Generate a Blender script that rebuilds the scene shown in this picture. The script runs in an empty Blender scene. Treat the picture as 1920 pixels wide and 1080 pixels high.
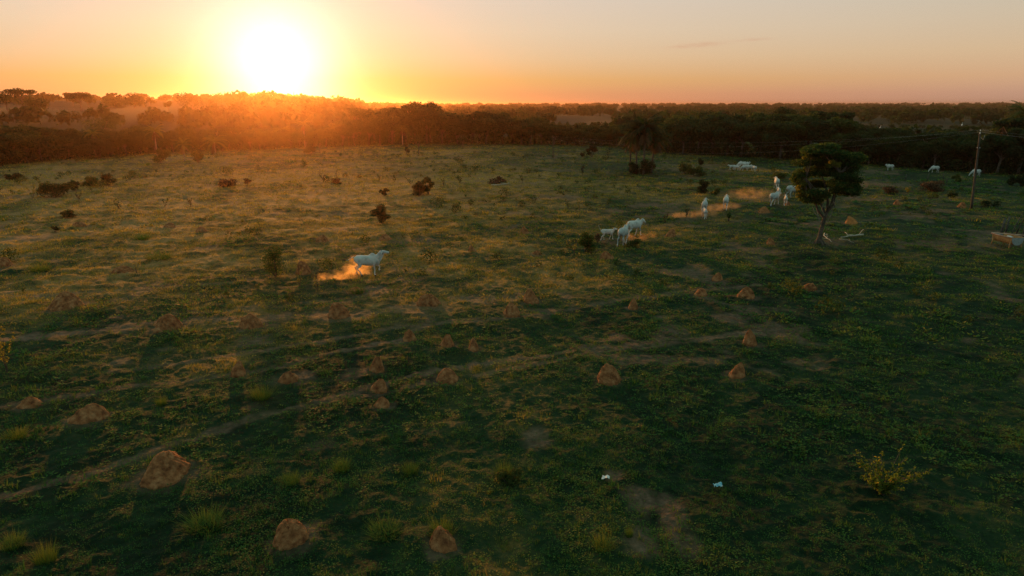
import bpy, math, random
import numpy as np
from mathutils import Vector, Matrix, Euler

# ------------------------------------------------------------------ camera, sky, sun, exposure
PITCH, CAMH, F = math.radians(14.86), 11.0, 1297.0        # a drone 11 m up, tipped 15 degrees down
R = math.radians
SUN_EL, SUN_AZ = math.radians(4.1), math.radians(-18.0)
SUN = Vector((math.sin(SUN_AZ)*math.cos(SUN_EL), math.cos(SUN_AZ)*math.cos(SUN_EL), math.sin(SUN_EL)))
scene = bpy.context.scene
col = scene.collection
cam = bpy.data.cameras.new("camera"); cam_o = bpy.data.objects.new("camera", cam); col.objects.link(cam_o)
cam.sensor_width = 36; cam.lens = 36*F/1920; cam.clip_start = .1; cam.clip_end = 20000
cam_o.location = (0, 0, CAMH); cam_o.rotation_euler = (math.pi/2-PITCH, 0, 0)
scene.camera = cam_o
scene.view_settings.view_transform = 'Standard'; scene.view_settings.look = 'None'
scene.view_settings.exposure = 0.0; scene.view_settings.gamma = 1.0
scene.cycles.max_bounces = 6; scene.cycles.volume_bounces = 0; scene.cycles.transparent_max_bounces = 8
scene.cycles.use_denoising = True; scene.cycles.denoiser = 'OPENIMAGEDENOISE'; scene.cycles.denoising_input_passes = 'RGB_ALBEDO_NORMAL'; scene.cycles.denoising_prefilter = 'NONE'
scene.cycles.sample_clamp_indirect = 4.0

def s2l(c):
    return tuple((v/255/12.92 if v <= 10.3 else ((v/255+.055)/1.055)**2.4) for v in c)

def build_world():
    w = bpy.data.worlds.new("World"); scene.world = w; w.use_nodes = True
    nt = w.node_tree; N = nt.nodes; L = nt.links
    for n in list(N): N.remove(n)
    out = N.new('ShaderNodeOutputWorld'); bg = N.new('ShaderNodeBackground'); bg.inputs[1].default_value = 1.0
    L.new(bg.outputs[0], out.inputs[0])
    tc = N.new('ShaderNodeTexCoord')
    def M(op, a, b=None, c=None, clamp=False):
        n = N.new('ShaderNodeMath'); n.operation = op; n.use_clamp = clamp
        for i, v in enumerate((a, b, c)):
            if v is None: continue
            if isinstance(v, (int, float)): n.inputs[i].default_value = v
            else: L.new(v, n.inputs[i])
        return n.outputs[0]
    def VM(op, a, b=None):
        n = N.new('ShaderNodeVectorMath'); n.operation = op
        for i, v in enumerate((a, b)):
            if v is None: continue
            if isinstance(v, (tuple, Vector)): n.inputs[i].default_value = v
            else: L.new(v, n.inputs[i])
        return n.outputs['Value'] if op == 'DOT_PRODUCT' else n.outputs['Vector']
    def mix(f, a, b, mode='MIX'):
        n = N.new('ShaderNodeMix'); n.data_type = 'RGBA'; n.blend_type = mode
        n.clamp_result = False
        for i, v in ((0, f), (6, a), (7, b)):
            if isinstance(v, (int, float)): n.inputs[i].default_value = v
            elif isinstance(v, tuple): n.inputs[i].default_value = (*v, 1)
            else: L.new(v, n.inputs[i])
        return n.outputs[2]
    def ramp(f, stops):
        n = N.new('ShaderNodeValToRGB'); e = n.color_ramp.elements
        while len(e) > 1: e.remove(e[-1])
        e[0].position = stops[0][0]; e[0].color = (*stops[0][1], 1)
        for p, c in stops[1:]:
            k = e.new(p); k.color = (*c, 1)
        L.new(f, n.inputs[0]); return n.outputs[0]
    d = VM('NORMALIZE', tc.outputs['Generated'])
    sx = N.new('ShaderNodeSeparateXYZ'); L.new(d, sx.inputs[0])
    z = sx.outputs[2]
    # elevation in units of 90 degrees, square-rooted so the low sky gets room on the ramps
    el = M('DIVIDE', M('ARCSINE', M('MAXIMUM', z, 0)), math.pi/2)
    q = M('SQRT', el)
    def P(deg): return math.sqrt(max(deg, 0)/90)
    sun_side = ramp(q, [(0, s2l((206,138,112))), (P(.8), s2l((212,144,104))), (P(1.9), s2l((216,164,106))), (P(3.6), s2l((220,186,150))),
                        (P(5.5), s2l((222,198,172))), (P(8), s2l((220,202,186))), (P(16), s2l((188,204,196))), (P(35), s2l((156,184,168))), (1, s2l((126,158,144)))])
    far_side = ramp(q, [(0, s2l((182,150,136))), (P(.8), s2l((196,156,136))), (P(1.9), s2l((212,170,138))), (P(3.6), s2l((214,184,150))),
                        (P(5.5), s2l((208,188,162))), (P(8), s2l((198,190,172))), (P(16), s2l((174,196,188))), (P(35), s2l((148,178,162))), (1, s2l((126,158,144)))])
    back = ramp(q, [(0, s2l((104,130,132))), (P(8), s2l((130,152,152))), (P(25), s2l((128,164,158))), (1, s2l((126,158,144)))])  # high stops of all ramps, out of view, brightened and tinted as ground fill
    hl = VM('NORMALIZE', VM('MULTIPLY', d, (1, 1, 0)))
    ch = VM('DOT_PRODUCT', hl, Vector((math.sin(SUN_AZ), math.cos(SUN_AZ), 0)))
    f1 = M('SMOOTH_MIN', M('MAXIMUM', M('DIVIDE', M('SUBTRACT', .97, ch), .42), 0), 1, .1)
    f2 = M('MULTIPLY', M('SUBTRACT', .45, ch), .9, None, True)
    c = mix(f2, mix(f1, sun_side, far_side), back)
    # the glow round the sun
    GL = Vector((math.sin(SUN_AZ)*math.cos(SUN_EL-R(1.6)), math.cos(SUN_AZ)*math.cos(SUN_EL-R(1.6)), math.sin(SUN_EL-R(1.6))))
    ang = M('MULTIPLY', M('ARCCOSINE', M('MINIMUM', VM('DOT_PRODUCT', d, GL), 1)), 180/math.pi)
    g1 = M('EXPONENT', M('MULTIPLY', M('POWER', M('DIVIDE', ang, 4.1), 2), -1))
    g2 = M('EXPONENT', M('DIVIDE', ang, -3.0))
    c = mix(1.0, c, mix(g1, (0, 0, 0), (.30, .44, .85)), 'ADD')
    c = mix(1.0, c, mix(g2, (0, 0, 0), (.05, .09, .24)), 'ADD')
    # two thin streaks of cloud
    az = M('MULTIPLY', M('ARCTAN2', sx.outputs[0], sx.outputs[1]), 180/math.pi)
    ed = M('MULTIPLY', el, 90)
    nz = N.new('ShaderNodeTexNoise'); nz.inputs['Scale'].default_value = 60; nz.inputs['Detail'].default_value = 4
    L.new(VM('MULTIPLY', d, (1, 1, 5)), nz.inputs['Vector'])
    for (a0, e0, wa, we, amt, sl) in ((14.1, 4.35, 2.0, .17, .5, .05), (18.3, 4.65, 1.0, .10, .4, .03)):
        da = M('SUBTRACT', az, a0)
        de = M('SUBTRACT', M('SUBTRACT', ed, e0), M('MULTIPLY', da, sl))
        r = M('ADD', M('POWER', M('DIVIDE', da, wa), 2), M('POWER', M('DIVIDE', de, we), 2))
        m = M('MULTIPLY', M('EXPONENT', M('MULTIPLY', r, -1)), M('MULTIPLY', M('SUBTRACT', nz.outputs[0], .28), 3.0, None, True))
        c = mix(M('MULTIPLY', m, amt), c, s2l((205,150,125)))
    # a physical sky under the graded one
    sk = N.new('ShaderNodeTexSky'); sk.sky_type = 'NISHITA'; sk.sun_disc = False
    sk.sun_elevation = SUN_EL; sk.sun_rotation = SUN_AZ
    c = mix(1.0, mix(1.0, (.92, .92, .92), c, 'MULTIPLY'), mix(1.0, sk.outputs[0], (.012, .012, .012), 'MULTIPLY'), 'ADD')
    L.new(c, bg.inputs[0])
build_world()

sun = bpy.data.lights.new("sun", 'SUN'); sun.energy = 5.0; sun.angle = math.radians(1.8); sun.color = (1.0, .37, .085)
sun_o = bpy.data.objects.new("sun", sun); col.objects.link(sun_o)
sun_o.rotation_euler = SUN.to_track_quat('Z', 'Y').to_euler()

# ------------------------------------------------------------------ helpers
rng = np.random.default_rng(7)
random.seed(7)
R = math.radians

def tag(o, label=None, cat=None, group=None, kind=None):
    if label: o['label'] = label
    if cat: o['category'] = cat
    if group: o['group'] = group
    if kind: o['kind'] = kind
    return o

def empty(name, loc=(0, 0, 0), rz=0):
    o = bpy.data.objects.new(name, None); col.objects.link(o)
    o.location = loc; o.rotation_euler = (0, 0, rz); o.empty_display_size = .2
    return o

def mesh(name, V, Q, mat, parent=None, smooth=False, tint=None, T=None, link=True):
    """one mesh object from arrays: V verts, Q quads, T triangles; tint = one grey per vertex"""
    V = np.asarray(V, dtype=np.float32).reshape(-1, 3)
    Q = np.zeros((0, 4), int) if Q is None else np.asarray(Q, dtype=np.int32).reshape(-1, 4)
    T = np.zeros((0, 3), int) if T is None else np.asarray(T, dtype=np.int32).reshape(-1, 3)
    me = bpy.data.meshes.new(name)
    nl = Q.size+T.size; nf = len(Q)+len(T)
    me.vertices.add(len(V)); me.loops.add(nl); me.polygons.add(nf)
    me.vertices.foreach_set('co', V.ravel())
    me.loops.foreach_set('vertex_index', np.concatenate([Q.ravel(), T.ravel()]).astype(np.int32))
    ls = np.concatenate([np.arange(len(Q))*4, Q.size+np.arange(len(T))*3]).astype(np.int32)
    me.polygons.foreach_set('loop_start', ls)
    me.polygons.foreach_set('use_smooth', np.full(nf, smooth))
    if tint is not None:
        a = me.attributes.new('tint', 'FLOAT', 'POINT'); a.data.foreach_set('value', np.asarray(tint, dtype=np.float32))
    me.update(calc_edges=True)
    me.materials.append(mat)
    o = bpy.data.objects.new(name, me)
    if link: col.objects.link(o)
    if parent: o.parent = parent
    return o

class MB:
    """collects tubes, boxes, blobs; build() links them as ONE mesh object"""
    def __init__(s): s.V = []; s.Q = []; s.T = []; s.n = 0
    def add(s, V, Q=None, T=None):
        V = np.asarray(V, float).reshape(-1, 3); s.V.append(V)
        if Q is not None and len(Q): s.Q.append(np.asarray(Q)+s.n)
        if T is not None and len(T): s.T.append(np.asarray(T)+s.n)
        s.n += len(V)
    def tube(s, pts, rad, n=8, cap=True, up=(0, 0, 1)):
        """rad: per point a radius or (side, vertical) pair"""
        P = np.asarray(pts, float); k = len(P)
        rad = [(r, r) if np.isscalar(r) else r for r in rad]
        a = np.linspace(0, 2*math.pi, n, endpoint=False)
        rings = []
        for i in range(k):
            t = P[min(i+1, k-1)]-P[max(i-1, 0)]; t = t/(np.linalg.norm(t)+1e-9)
            u = np.array(up, float)
            if abs(t @ u) > .95: u = np.array((1., 0, 0))
            sd = np.cross(t, u); sd /= np.linalg.norm(sd)
            v = np.cross(sd, t)
            rings.append(P[i]+np.outer(np.cos(a)*rad[i][0], sd)+np.outer(np.sin(a)*rad[i][1], v))
        V = np.concatenate(rings); Q = []
        for i in range(k-1):
            j = np.arange(n); j2 = (j+1) % n
            Q.append(np.stack([i*n+j, i*n+j2, (i+1)*n+j2, (i+1)*n+j], 1))
        T = []
        if cap:
            V = np.concatenate([V, P[:1], P[-1:]])
            j = np.arange(n); j2 = (j+1) % n
            T = np.concatenate([np.stack([np.full(n, k*n), j2, j], 1), np.stack([np.full(n, k*n+1), (k-1)*n+j, (k-1)*n+j2], 1)])
        s.add(V, np.concatenate(Q), T)
    def blob(s, c, r, nu=12, nv=8):
        c = np.array(c, float); r = np.array(r if not np.isscalar(r) else (r, r, r), float)
        V = [c+(0, 0, r[2])]
        for i in range(1, nv):
            ph = math.pi*i/nv
            for j in range(nu):
                th = 2*math.pi*j/nu
                V.append(c+r*np.array((math.sin(ph)*math.cos(th), math.sin(ph)*math.sin(th), math.cos(ph))))
        V.append(c-(0, 0, r[2]))
        Q = []; T = []
        for i in range(nv-2):
            for j in range(nu):
                Q.append((1+i*nu+j, 1+(i+1)*nu+j, 1+(i+1)*nu+(j+1) % nu, 1+i*nu+(j+1) % nu))
        e = len(V)-1
        for j in range(nu):
            T.append((0, 1+j, 1+(j+1) % nu)); T.append((e, e-nu+(j+1) % nu, e-nu+j))
        s.add(V, Q, T)
    def box(s, c, size, rot=None):
        h = np.array(size)/2
        V = np.array([(x, y, z) for x in (-1, 1) for y in (-1, 1) for z in (-1, 1)])*h
        if rot is not None: V = V @ np.array(Euler(rot).to_matrix()).T
        s.add(V+np.array(c), [(0, 1, 3, 2), (4, 6, 7, 5), (0, 4, 5, 1), (2, 3, 7, 6), (0, 2, 6, 4), (1, 5, 7, 3)])
    def build(s, name, mat, parent=None, smooth=True, tint=None):
        return mesh(name, np.concatenate(s.V), np.concatenate(s.Q) if s.Q else None, mat, parent, smooth, tint, np.concatenate(s.T) if s.T else None)

def copy_tree(o, parent=None):
    c = o.copy(); col.objects.link(c); c.parent = parent
    for ch in o.children: copy_tree(ch, c)
    return c

# ---- noise in numpy
def _h(ix, iy, seed):
    n = (ix.astype(np.int64)*374761393+iy.astype(np.int64)*668265263+seed*1442695041) & 0xffffffff
    n = ((n ^ (n >> 13))*1274126177) & 0xffffffff
    n = n ^ (n >> 16)
    return (n & 0xffffff)/float(0xffffff)
def vnoise(x, y, seed=0):
    x = np.asarray(x, float); y = np.asarray(y, float)
    ix = np.floor(x); iy = np.floor(y); fx = x-ix; fy = y-iy
    fx = fx*fx*(3-2*fx); fy = fy*fy*(3-2*fy)
    a = _h(ix, iy, seed); b = _h(ix+1, iy, seed); c = _h(ix, iy+1, seed); d = _h(ix+1, iy+1, seed)
    return a+(b-a)*fx+(c-a)*fy+(a-b-c+d)*fx*fy
def fbm(x, y, octv=4, seed=0):
    s = 0; a = .5; t = 0
    for k in range(octv):
        s = s+a*vnoise(x*2**k+k*17.3, y*2**k-k*9.1, seed+k); t += a; a *= .5
    return s/t
def sstep(a, b, x):
    t = np.clip((x-a)/(b-a), 0, 1); return t*t*(3-2*t)

# ---- terrain height
def hgt(x, y):
    x = np.asarray(x, float); y = np.asarray(y, float)
    d = np.hypot(x, y)+1e-6; az = np.degrees(np.arctan2(x, y))
    z = (fbm(x/23, y/23, 3, 3)-.5)*.5*sstep(15, 40, d)*(1-.7*sstep(120, 200, d))
    left = 1-sstep(-21, -5, az)
    left = np.where(np.abs(az) > 90, 0, left)
    z = z+left*(8.6*sstep(190, 400, d)+6.5*sstep(420, 760, d))
    z = z+(fbm(x/160+5, y/160, 3, 9)-.5)*5*sstep(260, 700, d)
    z = z+5.5*sstep(900, 3000, d)*(1-left*.9)
    return z
def ray(px, py):
    v = Vector(((px-960)/F, (540-py)/F, -1)); v.rotate(Euler((math.pi/2-PITCH, 0, 0)))
    return v.normalized()
def at(px, py):
    """the point of the ground seen at a pixel of the 1920 wide photograph"""
    v = ray(px, py); t = 200.0
    if v.z < 0 and (CAMH-1.5)/-v.z < 260: t = max(8.0, (CAMH-1.0)/-v.z*.97)
    while t < 6000:
        t2 = t*1.01
        if CAMH+v.z*t2 < hgt(v.x*t2, v.y*t2):
            lo, hi = t, t2
            for _ in range(20):
                m = (lo+hi)/2
                if CAMH+v.z*m < hgt(v.x*m, v.y*m): hi = m
                else: lo = m
            return Vector((v.x*hi, v.y*hi, float(hgt(v.x*hi, v.y*hi))))
        t = t2
    return Vector((v.x*3000, v.y*3000, float(hgt(v.x*3000, v.y*3000))))
def upright_at(p, px, py, dep=0.0):
    h = Vector((p.x, p.y, 0)); D_ = h.length; n = h/D_; v = ray(px, py); t = (D_+dep)/(v.x*n.x+v.y*n.y)
    return np.array((v.x*t-p.x, v.y*t-p.y, CAMH+v.z*t-p.z))
def mpp(p):
    """metres per photograph pixel at a point"""
    return (p-Vector((0, 0, CAMH))).length/F
def azd(azdeg, d):
    x = math.sin(R(azdeg))*d; y = math.cos(R(azdeg))*d
    return Vector((x, y, float(hgt(x, y))))
def px_az(px): return math.degrees(math.atan((px-960)/(F*math.cos(PITCH)+ (540-250)*math.sin(PITCH)*1.0)))

# ------------------------------------------------------------------ materials
def mat_nodes(name):
    m = bpy.data.materials.new(name); m.use_nodes = True
    nt = m.node_tree
    for n in list(nt.nodes): nt.nodes.remove(n)
    return m, nt.nodes, nt.links, nt.nodes.new('ShaderNodeOutputMaterial')
def rampn(N, L, f, stops):
    n = N.new('ShaderNodeValToRGB'); e = n.color_ramp.elements
    while len(e) > 1: e.remove(e[-1])
    e[0].position = stops[0][0]; e[0].color = (*stops[0][1], 1)
    for p, c in stops[1:]:
        k = e.new(p); k.color = (*c, 1)
    L.new(f, n.inputs[0]); return n.outputs[0]
def leaf_mat(name, stops, trans=.35, rough=.75, spec=.08):
    """foliage: colour from the tint each leaf carries, part of the light passes through"""
    m, N, L, out = mat_nodes(name)
    a = N.new('ShaderNodeAttribute'); a.attribute_name = 'tint'
    oi = N.new('ShaderNodeObjectInfo')
    ad = N.new('ShaderNodeMath'); ad.operation = 'MULTIPLY_ADD'; ad.use_clamp = True
    L.new(oi.outputs['Random'], ad.inputs[0]); ad.inputs[1].default_value = .25; 
    sb = N.new('ShaderNodeMath'); sb.operation = 'SUBTRACT'; L.new(a.outputs['Fac'], sb.inputs[0]); sb.inputs[1].default_value = .12
    L.new(sb.outputs[0], ad.inputs[2])
    c = rampn(N, L, ad.outputs[0], stops)
    p = N.new('ShaderNodeBsdfPrincipled'); p.inputs['Roughness'].default_value = rough; p.inputs['Specular IOR Level'].default_value = spec
    L.new(c, p.inputs['Base Color'])
    t = N.new('ShaderNodeBsdfTranslucent')
    tm = N.new('ShaderNodeMix'); tm.data_type = 'RGBA'; tm.blend_type = 'MULTIPLY'; tm.inputs[0].default_value = 1
    L.new(c, tm.inputs[6]); tm.inputs[7].default_value = (1.7, 1.6, .6, 1); L.new(tm.outputs[2], t.inputs[0])
    mx = N.new('ShaderNodeMixShader'); mx.inputs[0].default_value = trans
    L.new(p.outputs[0], mx.inputs[1]); L.new(t.outputs[0], mx.inputs[2]); L.new(mx.outputs[0], out.inputs[0])
    return m
def noise_mat(name, stops, scale=6, rough=.85, bump=.3, bscale=None, detail=6, spec=.2, dist=.02):
    m, N, L, out = mat_nodes(name)
    tc = N.new('ShaderNodeTexCoord'); nz = N.new('ShaderNodeTexNoise'); nz.inputs['Scale'].default_value = scale; nz.inputs['Detail'].default_value = detail
    L.new(tc.outputs['Object'], nz.inputs['Vector'])
    c = rampn(N, L, nz.outputs[0], stops)
    p = N.new('ShaderNodeBsdfPrincipled'); p.inputs['Roughness'].default_value = rough; p.inputs['Specular IOR Level'].default_value = spec
    L.new(c, p.inputs['Base Color'])
    n2 = N.new('ShaderNodeTexNoise'); n2.inputs['Scale'].default_value = bscale or scale*4; n2.inputs['Detail'].default_value = 5
    L.new(tc.outputs['Object'], n2.inputs['Vector'])
    b = N.new('ShaderNodeBump'); b.inputs['Strength'].default_value = bump; b.inputs['Distance'].default_value = dist
    L.new(n2.outputs[0], b.inputs['Height']); L.new(b.outputs[0], p.inputs['Normal'])
    L.new(p.outputs[0], out.inputs[0]); return m

MT = {
 'leaf': leaf_mat('dark_foliage', [(0, (.010,.024,.012)), (.45, (.022,.046,.020)), (.8, (.045,.072,.025)), (1, (.09,.10,.03))]),
 'leaf_b': leaf_mat('olive_foliage', [(0, (.022,.036,.012)), (.5, (.050,.075,.022)), (1, (.13,.13,.035))], .3),
 'leaf_y': leaf_mat('yellow_green_foliage', [(0, (.05,.06,.015)), (.5, (.14,.15,.03)), (1, (.32,.26,.05))], .45),
 'leaf_brown': leaf_mat('dry_foliage', [(0, (.03,.02,.012)), (.5, (.07,.042,.026)), (1, (.18,.11,.06))], .12),
 'grass': leaf_mat('grass_blades', [(0, (.016,.056,.020)), (.25, (.040,.122,.030)), (.5, (.095,.15,.030)), (.75, (.30,.22,.045)), (1, (.50,.33,.10))], .28),
 'leaf_lone': leaf_mat('lone_tree_leaves', [(0, (.014,.032,.012)), (.45, (.032,.066,.020)), (.8, (.07,.105,.028)), (1, (.16,.16,.04))], .4),
 'leaf_mix': leaf_mat('mixed_leaves', [(0, (.02,.05,.015)), (.4, (.06,.11,.025)), (.7, (.17,.20,.035)), (1, (.36,.30,.05))], .45),
 'bark': noise_mat('bark', [(.3, (.05,.035,.028)), (.7, (.16,.12,.09))], 5, .9, .5),
 'pale_bark': noise_mat('pale_bark', [(.3, (.16,.12,.09)), (.7, (.38,.30,.23))], 7, .85, .4),
 'dead': noise_mat('dead_wood', [(.3, (.30,.25,.19)), (.7, (.62,.54,.42))], 7, .8, .4),
 'mound': noise_mat('termite_earth', [(.3, (.15,.055,.026)), (.5, (.34,.135,.055)), (.7, (.48,.22,.10))], 4.5, .95, 1.0, 11, spec=.05, dist=.09),
 'mound_lit': noise_mat('orange_lit_earth', [(.25, (.32,.12,.04)), (.7, (.55,.22,.07))], 3.2, .95, .8, 9, spec=.1, dist=.05),  # mound earth recoloured with the low sun's orange light
 'hide': noise_mat('white_hide', [(.3, (.34,.33,.31)), (.5, (.58,.57,.55)), (.65, (.68,.67,.64))], 2.2, .7, .15, 60, dist=.005),
 'hide_g': noise_mat('grey_hide', [(.3, (.28,.30,.32)), (.65, (.60,.60,.58))], 2.0, .7, .15, 60, dist=.005),
 'horn': noise_mat('horn', [(.3, (.04,.035,.03)), (.7, (.12,.10,.08))], 8, .5, .1),
 'hoof': noise_mat('hoof', [(.3, (.02,.017,.015)), (.7, (.05,.04,.035))], 8, .6, .1),
 'pole': noise_mat('weathered_pole_wood', [(.3, (.05,.038,.03)), (.7, (.13,.10,.08))], 3, .9, .3),
 'metal': noise_mat('galvanised_metal', [(.3, (.25,.25,.25)), (.7, (.40,.40,.40))], 9, .5, .05),
 'ceramic': noise_mat('white_ceramic', [(.3, (.60,.60,.58)), (.7, (.75,.75,.72))], 9, .3, .0),
 'wire': noise_mat('aluminium_wire', [(.3, (.35,.35,.36)), (.7, (.5,.5,.5))], 9, .5, .0),
 'trough': noise_mat('orange_lit_trough', [(.3, (.34,.17,.07)), (.6, (.60,.33,.13)), (.8, (.70,.45,.22))], 2.5, .7, .2),  # orange sunlight on the trough is painted into this colour
 'plank': noise_mat('pinkish_plank', [(.3, (.45,.22,.15)), (.7, (.65,.42,.32))], 4, .85, .3),
 'post': noise_mat('old_fence_post', [(.3, (.045,.042,.036)), (.7, (.14,.125,.105))], 4, .95, .4),
 'paper': noise_mat('white_litter', [(.3, (.70,.70,.70)), (.7, (.85,.84,.83))], 9, .6, .2),
 'blue': noise_mat('blue_litter', [(.35, (.12,.42,.60)), (.55, (.35,.62,.72)), (.7, (.7,.8,.82))], 9, .4, .2),
 'white': noise_mat('white_feathers', [(.3, (.65,.65,.63)), (.7, (.8,.8,.78))], 9, .8, .1),
 'beak': noise_mat('yellow_beak', [(.3, (.6,.35,.05)), (.7, (.7,.42,.08))], 9, .5, .1),
}
# ------------------------------------------------------------------ ground
TRAILS = [  # cattle trails: pixels of the photograph, width in metres, strength
 ([(-60,945),(120,905),(300,845),(450,790),(600,752),(700,735),(850,712)], .40, .85),
 ([(-80,770),(150,738),(360,715),(520,690),(620,660),(740,640)], .42, 1.),
 ([(620,745),(790,700),(960,672),(1090,655),(1250,638),(1420,628)], .45, .95),
 ([(-60,640),(60,632),(180,618),(260,606),(330,602),(430,602)], .75, 1.),
 ([(330,590),(500,575),(640,560),(760,548)], .5, .5),
 ([(800,610),(1000,590),(1180,560),(1290,545),(1420,535)], .45, .9),
 ([(-60,560),(90,556),(220,545),(380,532),(480,528)], .5, .9),
 ([(200,700),(420,668),(600,640),(760,612),(900,596)], .35, .9),
 ([(900,700),(1060,670),(1180,650),(1330,640)], .35, .9),
 ([(1180,560),(1300,545),(1360,540)], .8, .6),
 ([(1150,455),(1250,425),(1320,400),(1370,385),(1440,372),(1500,362)], 1.4, .6),
 ([(1280,425),(1420,410),(1560,415),(1700,410),(1820,405)], .6, .5),
]
BARES = [(1200,935,.55,.42),(1280,1015,.5,.3),(1150,890,.4,.2),(790,452,2.4,.8),(60,447,2.6,1.0),(230,618,1.2,.5),(330,606,1.0,.4),
 (1030,372,5.0,.9),(1560,452,2.4,1.3),(1880,462,2.2,.9),(1700,408,2.5,.8),(1640,345,6,2),(1230,385,4,1.2),(1000,820,.6,.4),
 (700,545,1.4,.6),(1760,395,1.6,.8),(560,705,.9,.4),(1260,965,.5,.5),(1420,372,3,1.4),(480,640,.9,.5),(640,430,2,.8),(1200,1020,.6,.4),(900,560,1.5,.5)]
# ------------------------------------------------------------------ where the termite mounds stand
MOUND_LIST = [  # centre x, foot y, width, height in photograph pixels, label, material
 (313,908,92,50,'largest termite mound, round and orange-topped, near the lower left','m'),
 (551,1028,74,48,'pale-topped round termite mound at the bottom, left of the one with dry grass behind','m'),
 (832,1036,60,46,'smooth termite mound at the bottom with dry grass behind it','m'),
 (167,796,58,30,'low pointed termite mound left of the long dirt trail','m'),
 (57,766,34,18,'small dark termite mound near the left edge','m'),
 (447,710,32,26,'dark termite mound left of the low mound with a bare patch','m'),
 (542,720,38,20,'low dark termite mound with a bare sandy patch at its right','m'),
 (707,700,30,30,'topmost of three termite mounds stacked in a column left of centre','m'),
 (712,738,36,26,'middle of three termite mounds stacked in a column left of centre','m'),
 (717,768,34,22,'lowest of three termite mounds stacked in a column left of centre','m'),
 (839,720,48,28,'rounded termite mound right of the column of three mounds','m'),
 (840,656,34,28,'left of two small dark termite mounds standing together near the centre','m'),
 (889,660,28,24,'right of two small dark termite mounds standing together near the centre','m'),
 (768,641,34,24,'dark low termite mound up and left of the pair near the centre','m'),
 (634,600,48,34,'broad termite mound with ragged side below the running cow','m'),
 (804,578,50,28,'wide pointed termite mound right below the running cow','m'),
 (995,571,38,28,'tall pointed termite mound, upper of the two near the centre trail','m'),
 (960,597,38,26,'dark termite mound just below and left of the tall pointed one','m'),
 (471,620,46,28,'dark termite mound at the right end of the bare earth strip','m'),
 (315,624,52,30,'smooth cone-shaped termite mound standing on the bare earth strip','m'),
 (125,583,56,28,'broad grey-brown termite mound in the left pasture','m'),
 (1187,581,24,20,'small round dark termite mound between the centre and the trail','m'),
 (1314,558,28,16,'small pointed termite mound beside a bare hump of soil','m'),
 (1344,529,22,16,'little termite mound above the bare hump of soil','m'),
 (1400,563,34,22,'reddish termite mound right of the bare hump of soil','m'),
 (1518,547,26,14,'small low termite mound with one orange end, below the lone tree','m'),
 (1406,650,34,32,'egg-shaped pale brown termite mound in the right pasture','m'),
 (1381,710,38,28,'tilted brown termite mound below the egg-shaped one','m'),
 (1141,724,48,38,'tall knobbly termite mound alone right of centre','m'),
 (1138,489,28,17,'flat-lit termite mound just below the white calf and cows','m'),
 (1258,446,24,16,'small grey termite mound below the cattle trail','m'),
 (1444,461,20,13,'little brown termite mound left of the lone tree','m'),
 (1596,422,28,13,'bright orange-lit earth mound right of the lone tree trunk','o'),
 (570,517,34,26,'cone-shaped termite mound beside the dense round bush','m'),
 (231,514,34,14,'low termite mound next to a yellow sprig in the left pasture','m'),
 (6,503,32,18,'termite mound cut by the left edge','m'),
 (604,455,30,14,'faint brown termite mound above the dense round bush','m'),
 (722,453,30,12,'low termite mound left of the bare earth patch','m'),
 (984,440,20,14,'small orange-brown termite mound in the middle pasture','m'),
 (884,474,18,13,'small pointed termite mound right of the running cow','m'),
 (1432,402,22,12,'brown termite mound below the white cows near the lone tree','m'),
 (1683,386,14,9,'little reddish mound right of the lone tree, far from the pole','m'),
 (1477,389,16,9,'brown mound at the feet of the calf beside the lone tree','m'),
 (1802,392,16,10,'brown mound at the foot of the leaning pole','m'),
 (1008,480,20,9,'very low brown mound in the middle pasture right of the cow','m'),
 (1300,408,14,8,'tiny mound on the dusty cattle trail','m'),
 (378,437,22,10,'faint mound in the orange-lit left pasture','m'),
 (150,428,24,9,'flat brown mound in the left pasture above the low one','m'),
 (318,429,22,9,'flat mound in the left pasture beside the faint one','m'),
 (667,552,40,14,'low mound with dry grass directly under the running cow','m'),
]
MOUND_POS = []
for (px, py, w, h, txt, mt) in MOUND_LIST:
    p = at(px, py-2); m = mpp(p); W_ = w*m*.80
    tip = math.asin(min(1, (CAMH-p.z)/(p-Vector((0, 0, CAMH))).length))
    H_ = max(.15, (h-w*.5*math.sin(tip)*.75)*m/math.cos(tip)*.93)
    back = Vector((p.x, p.y, 0)).normalized()*W_*.42
    MOUND_POS.append((p.x+back.x, p.y+back.y, W_*.5, W_, H_, txt, mt))
MOUNDS = [q[:3] for q in MOUND_POS]
TR = [([at(*p) for p in pts], w, s) for pts, w, s in TRAILS]
BR = [(at(a, b), rx, ry) for a, b, rx, ry in BARES]
def seg_d(x, y, a, b):
    ax, ay, bx, by = a.x, a.y, b.x, b.y
    vx, vy = bx-ax, by-ay; t = np.clip(((x-ax)*vx+(y-ay)*vy)/(vx*vx+vy*vy), 0, 1)
    return np.hypot(x-ax-t*vx, y-ay-t*vy)
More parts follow.
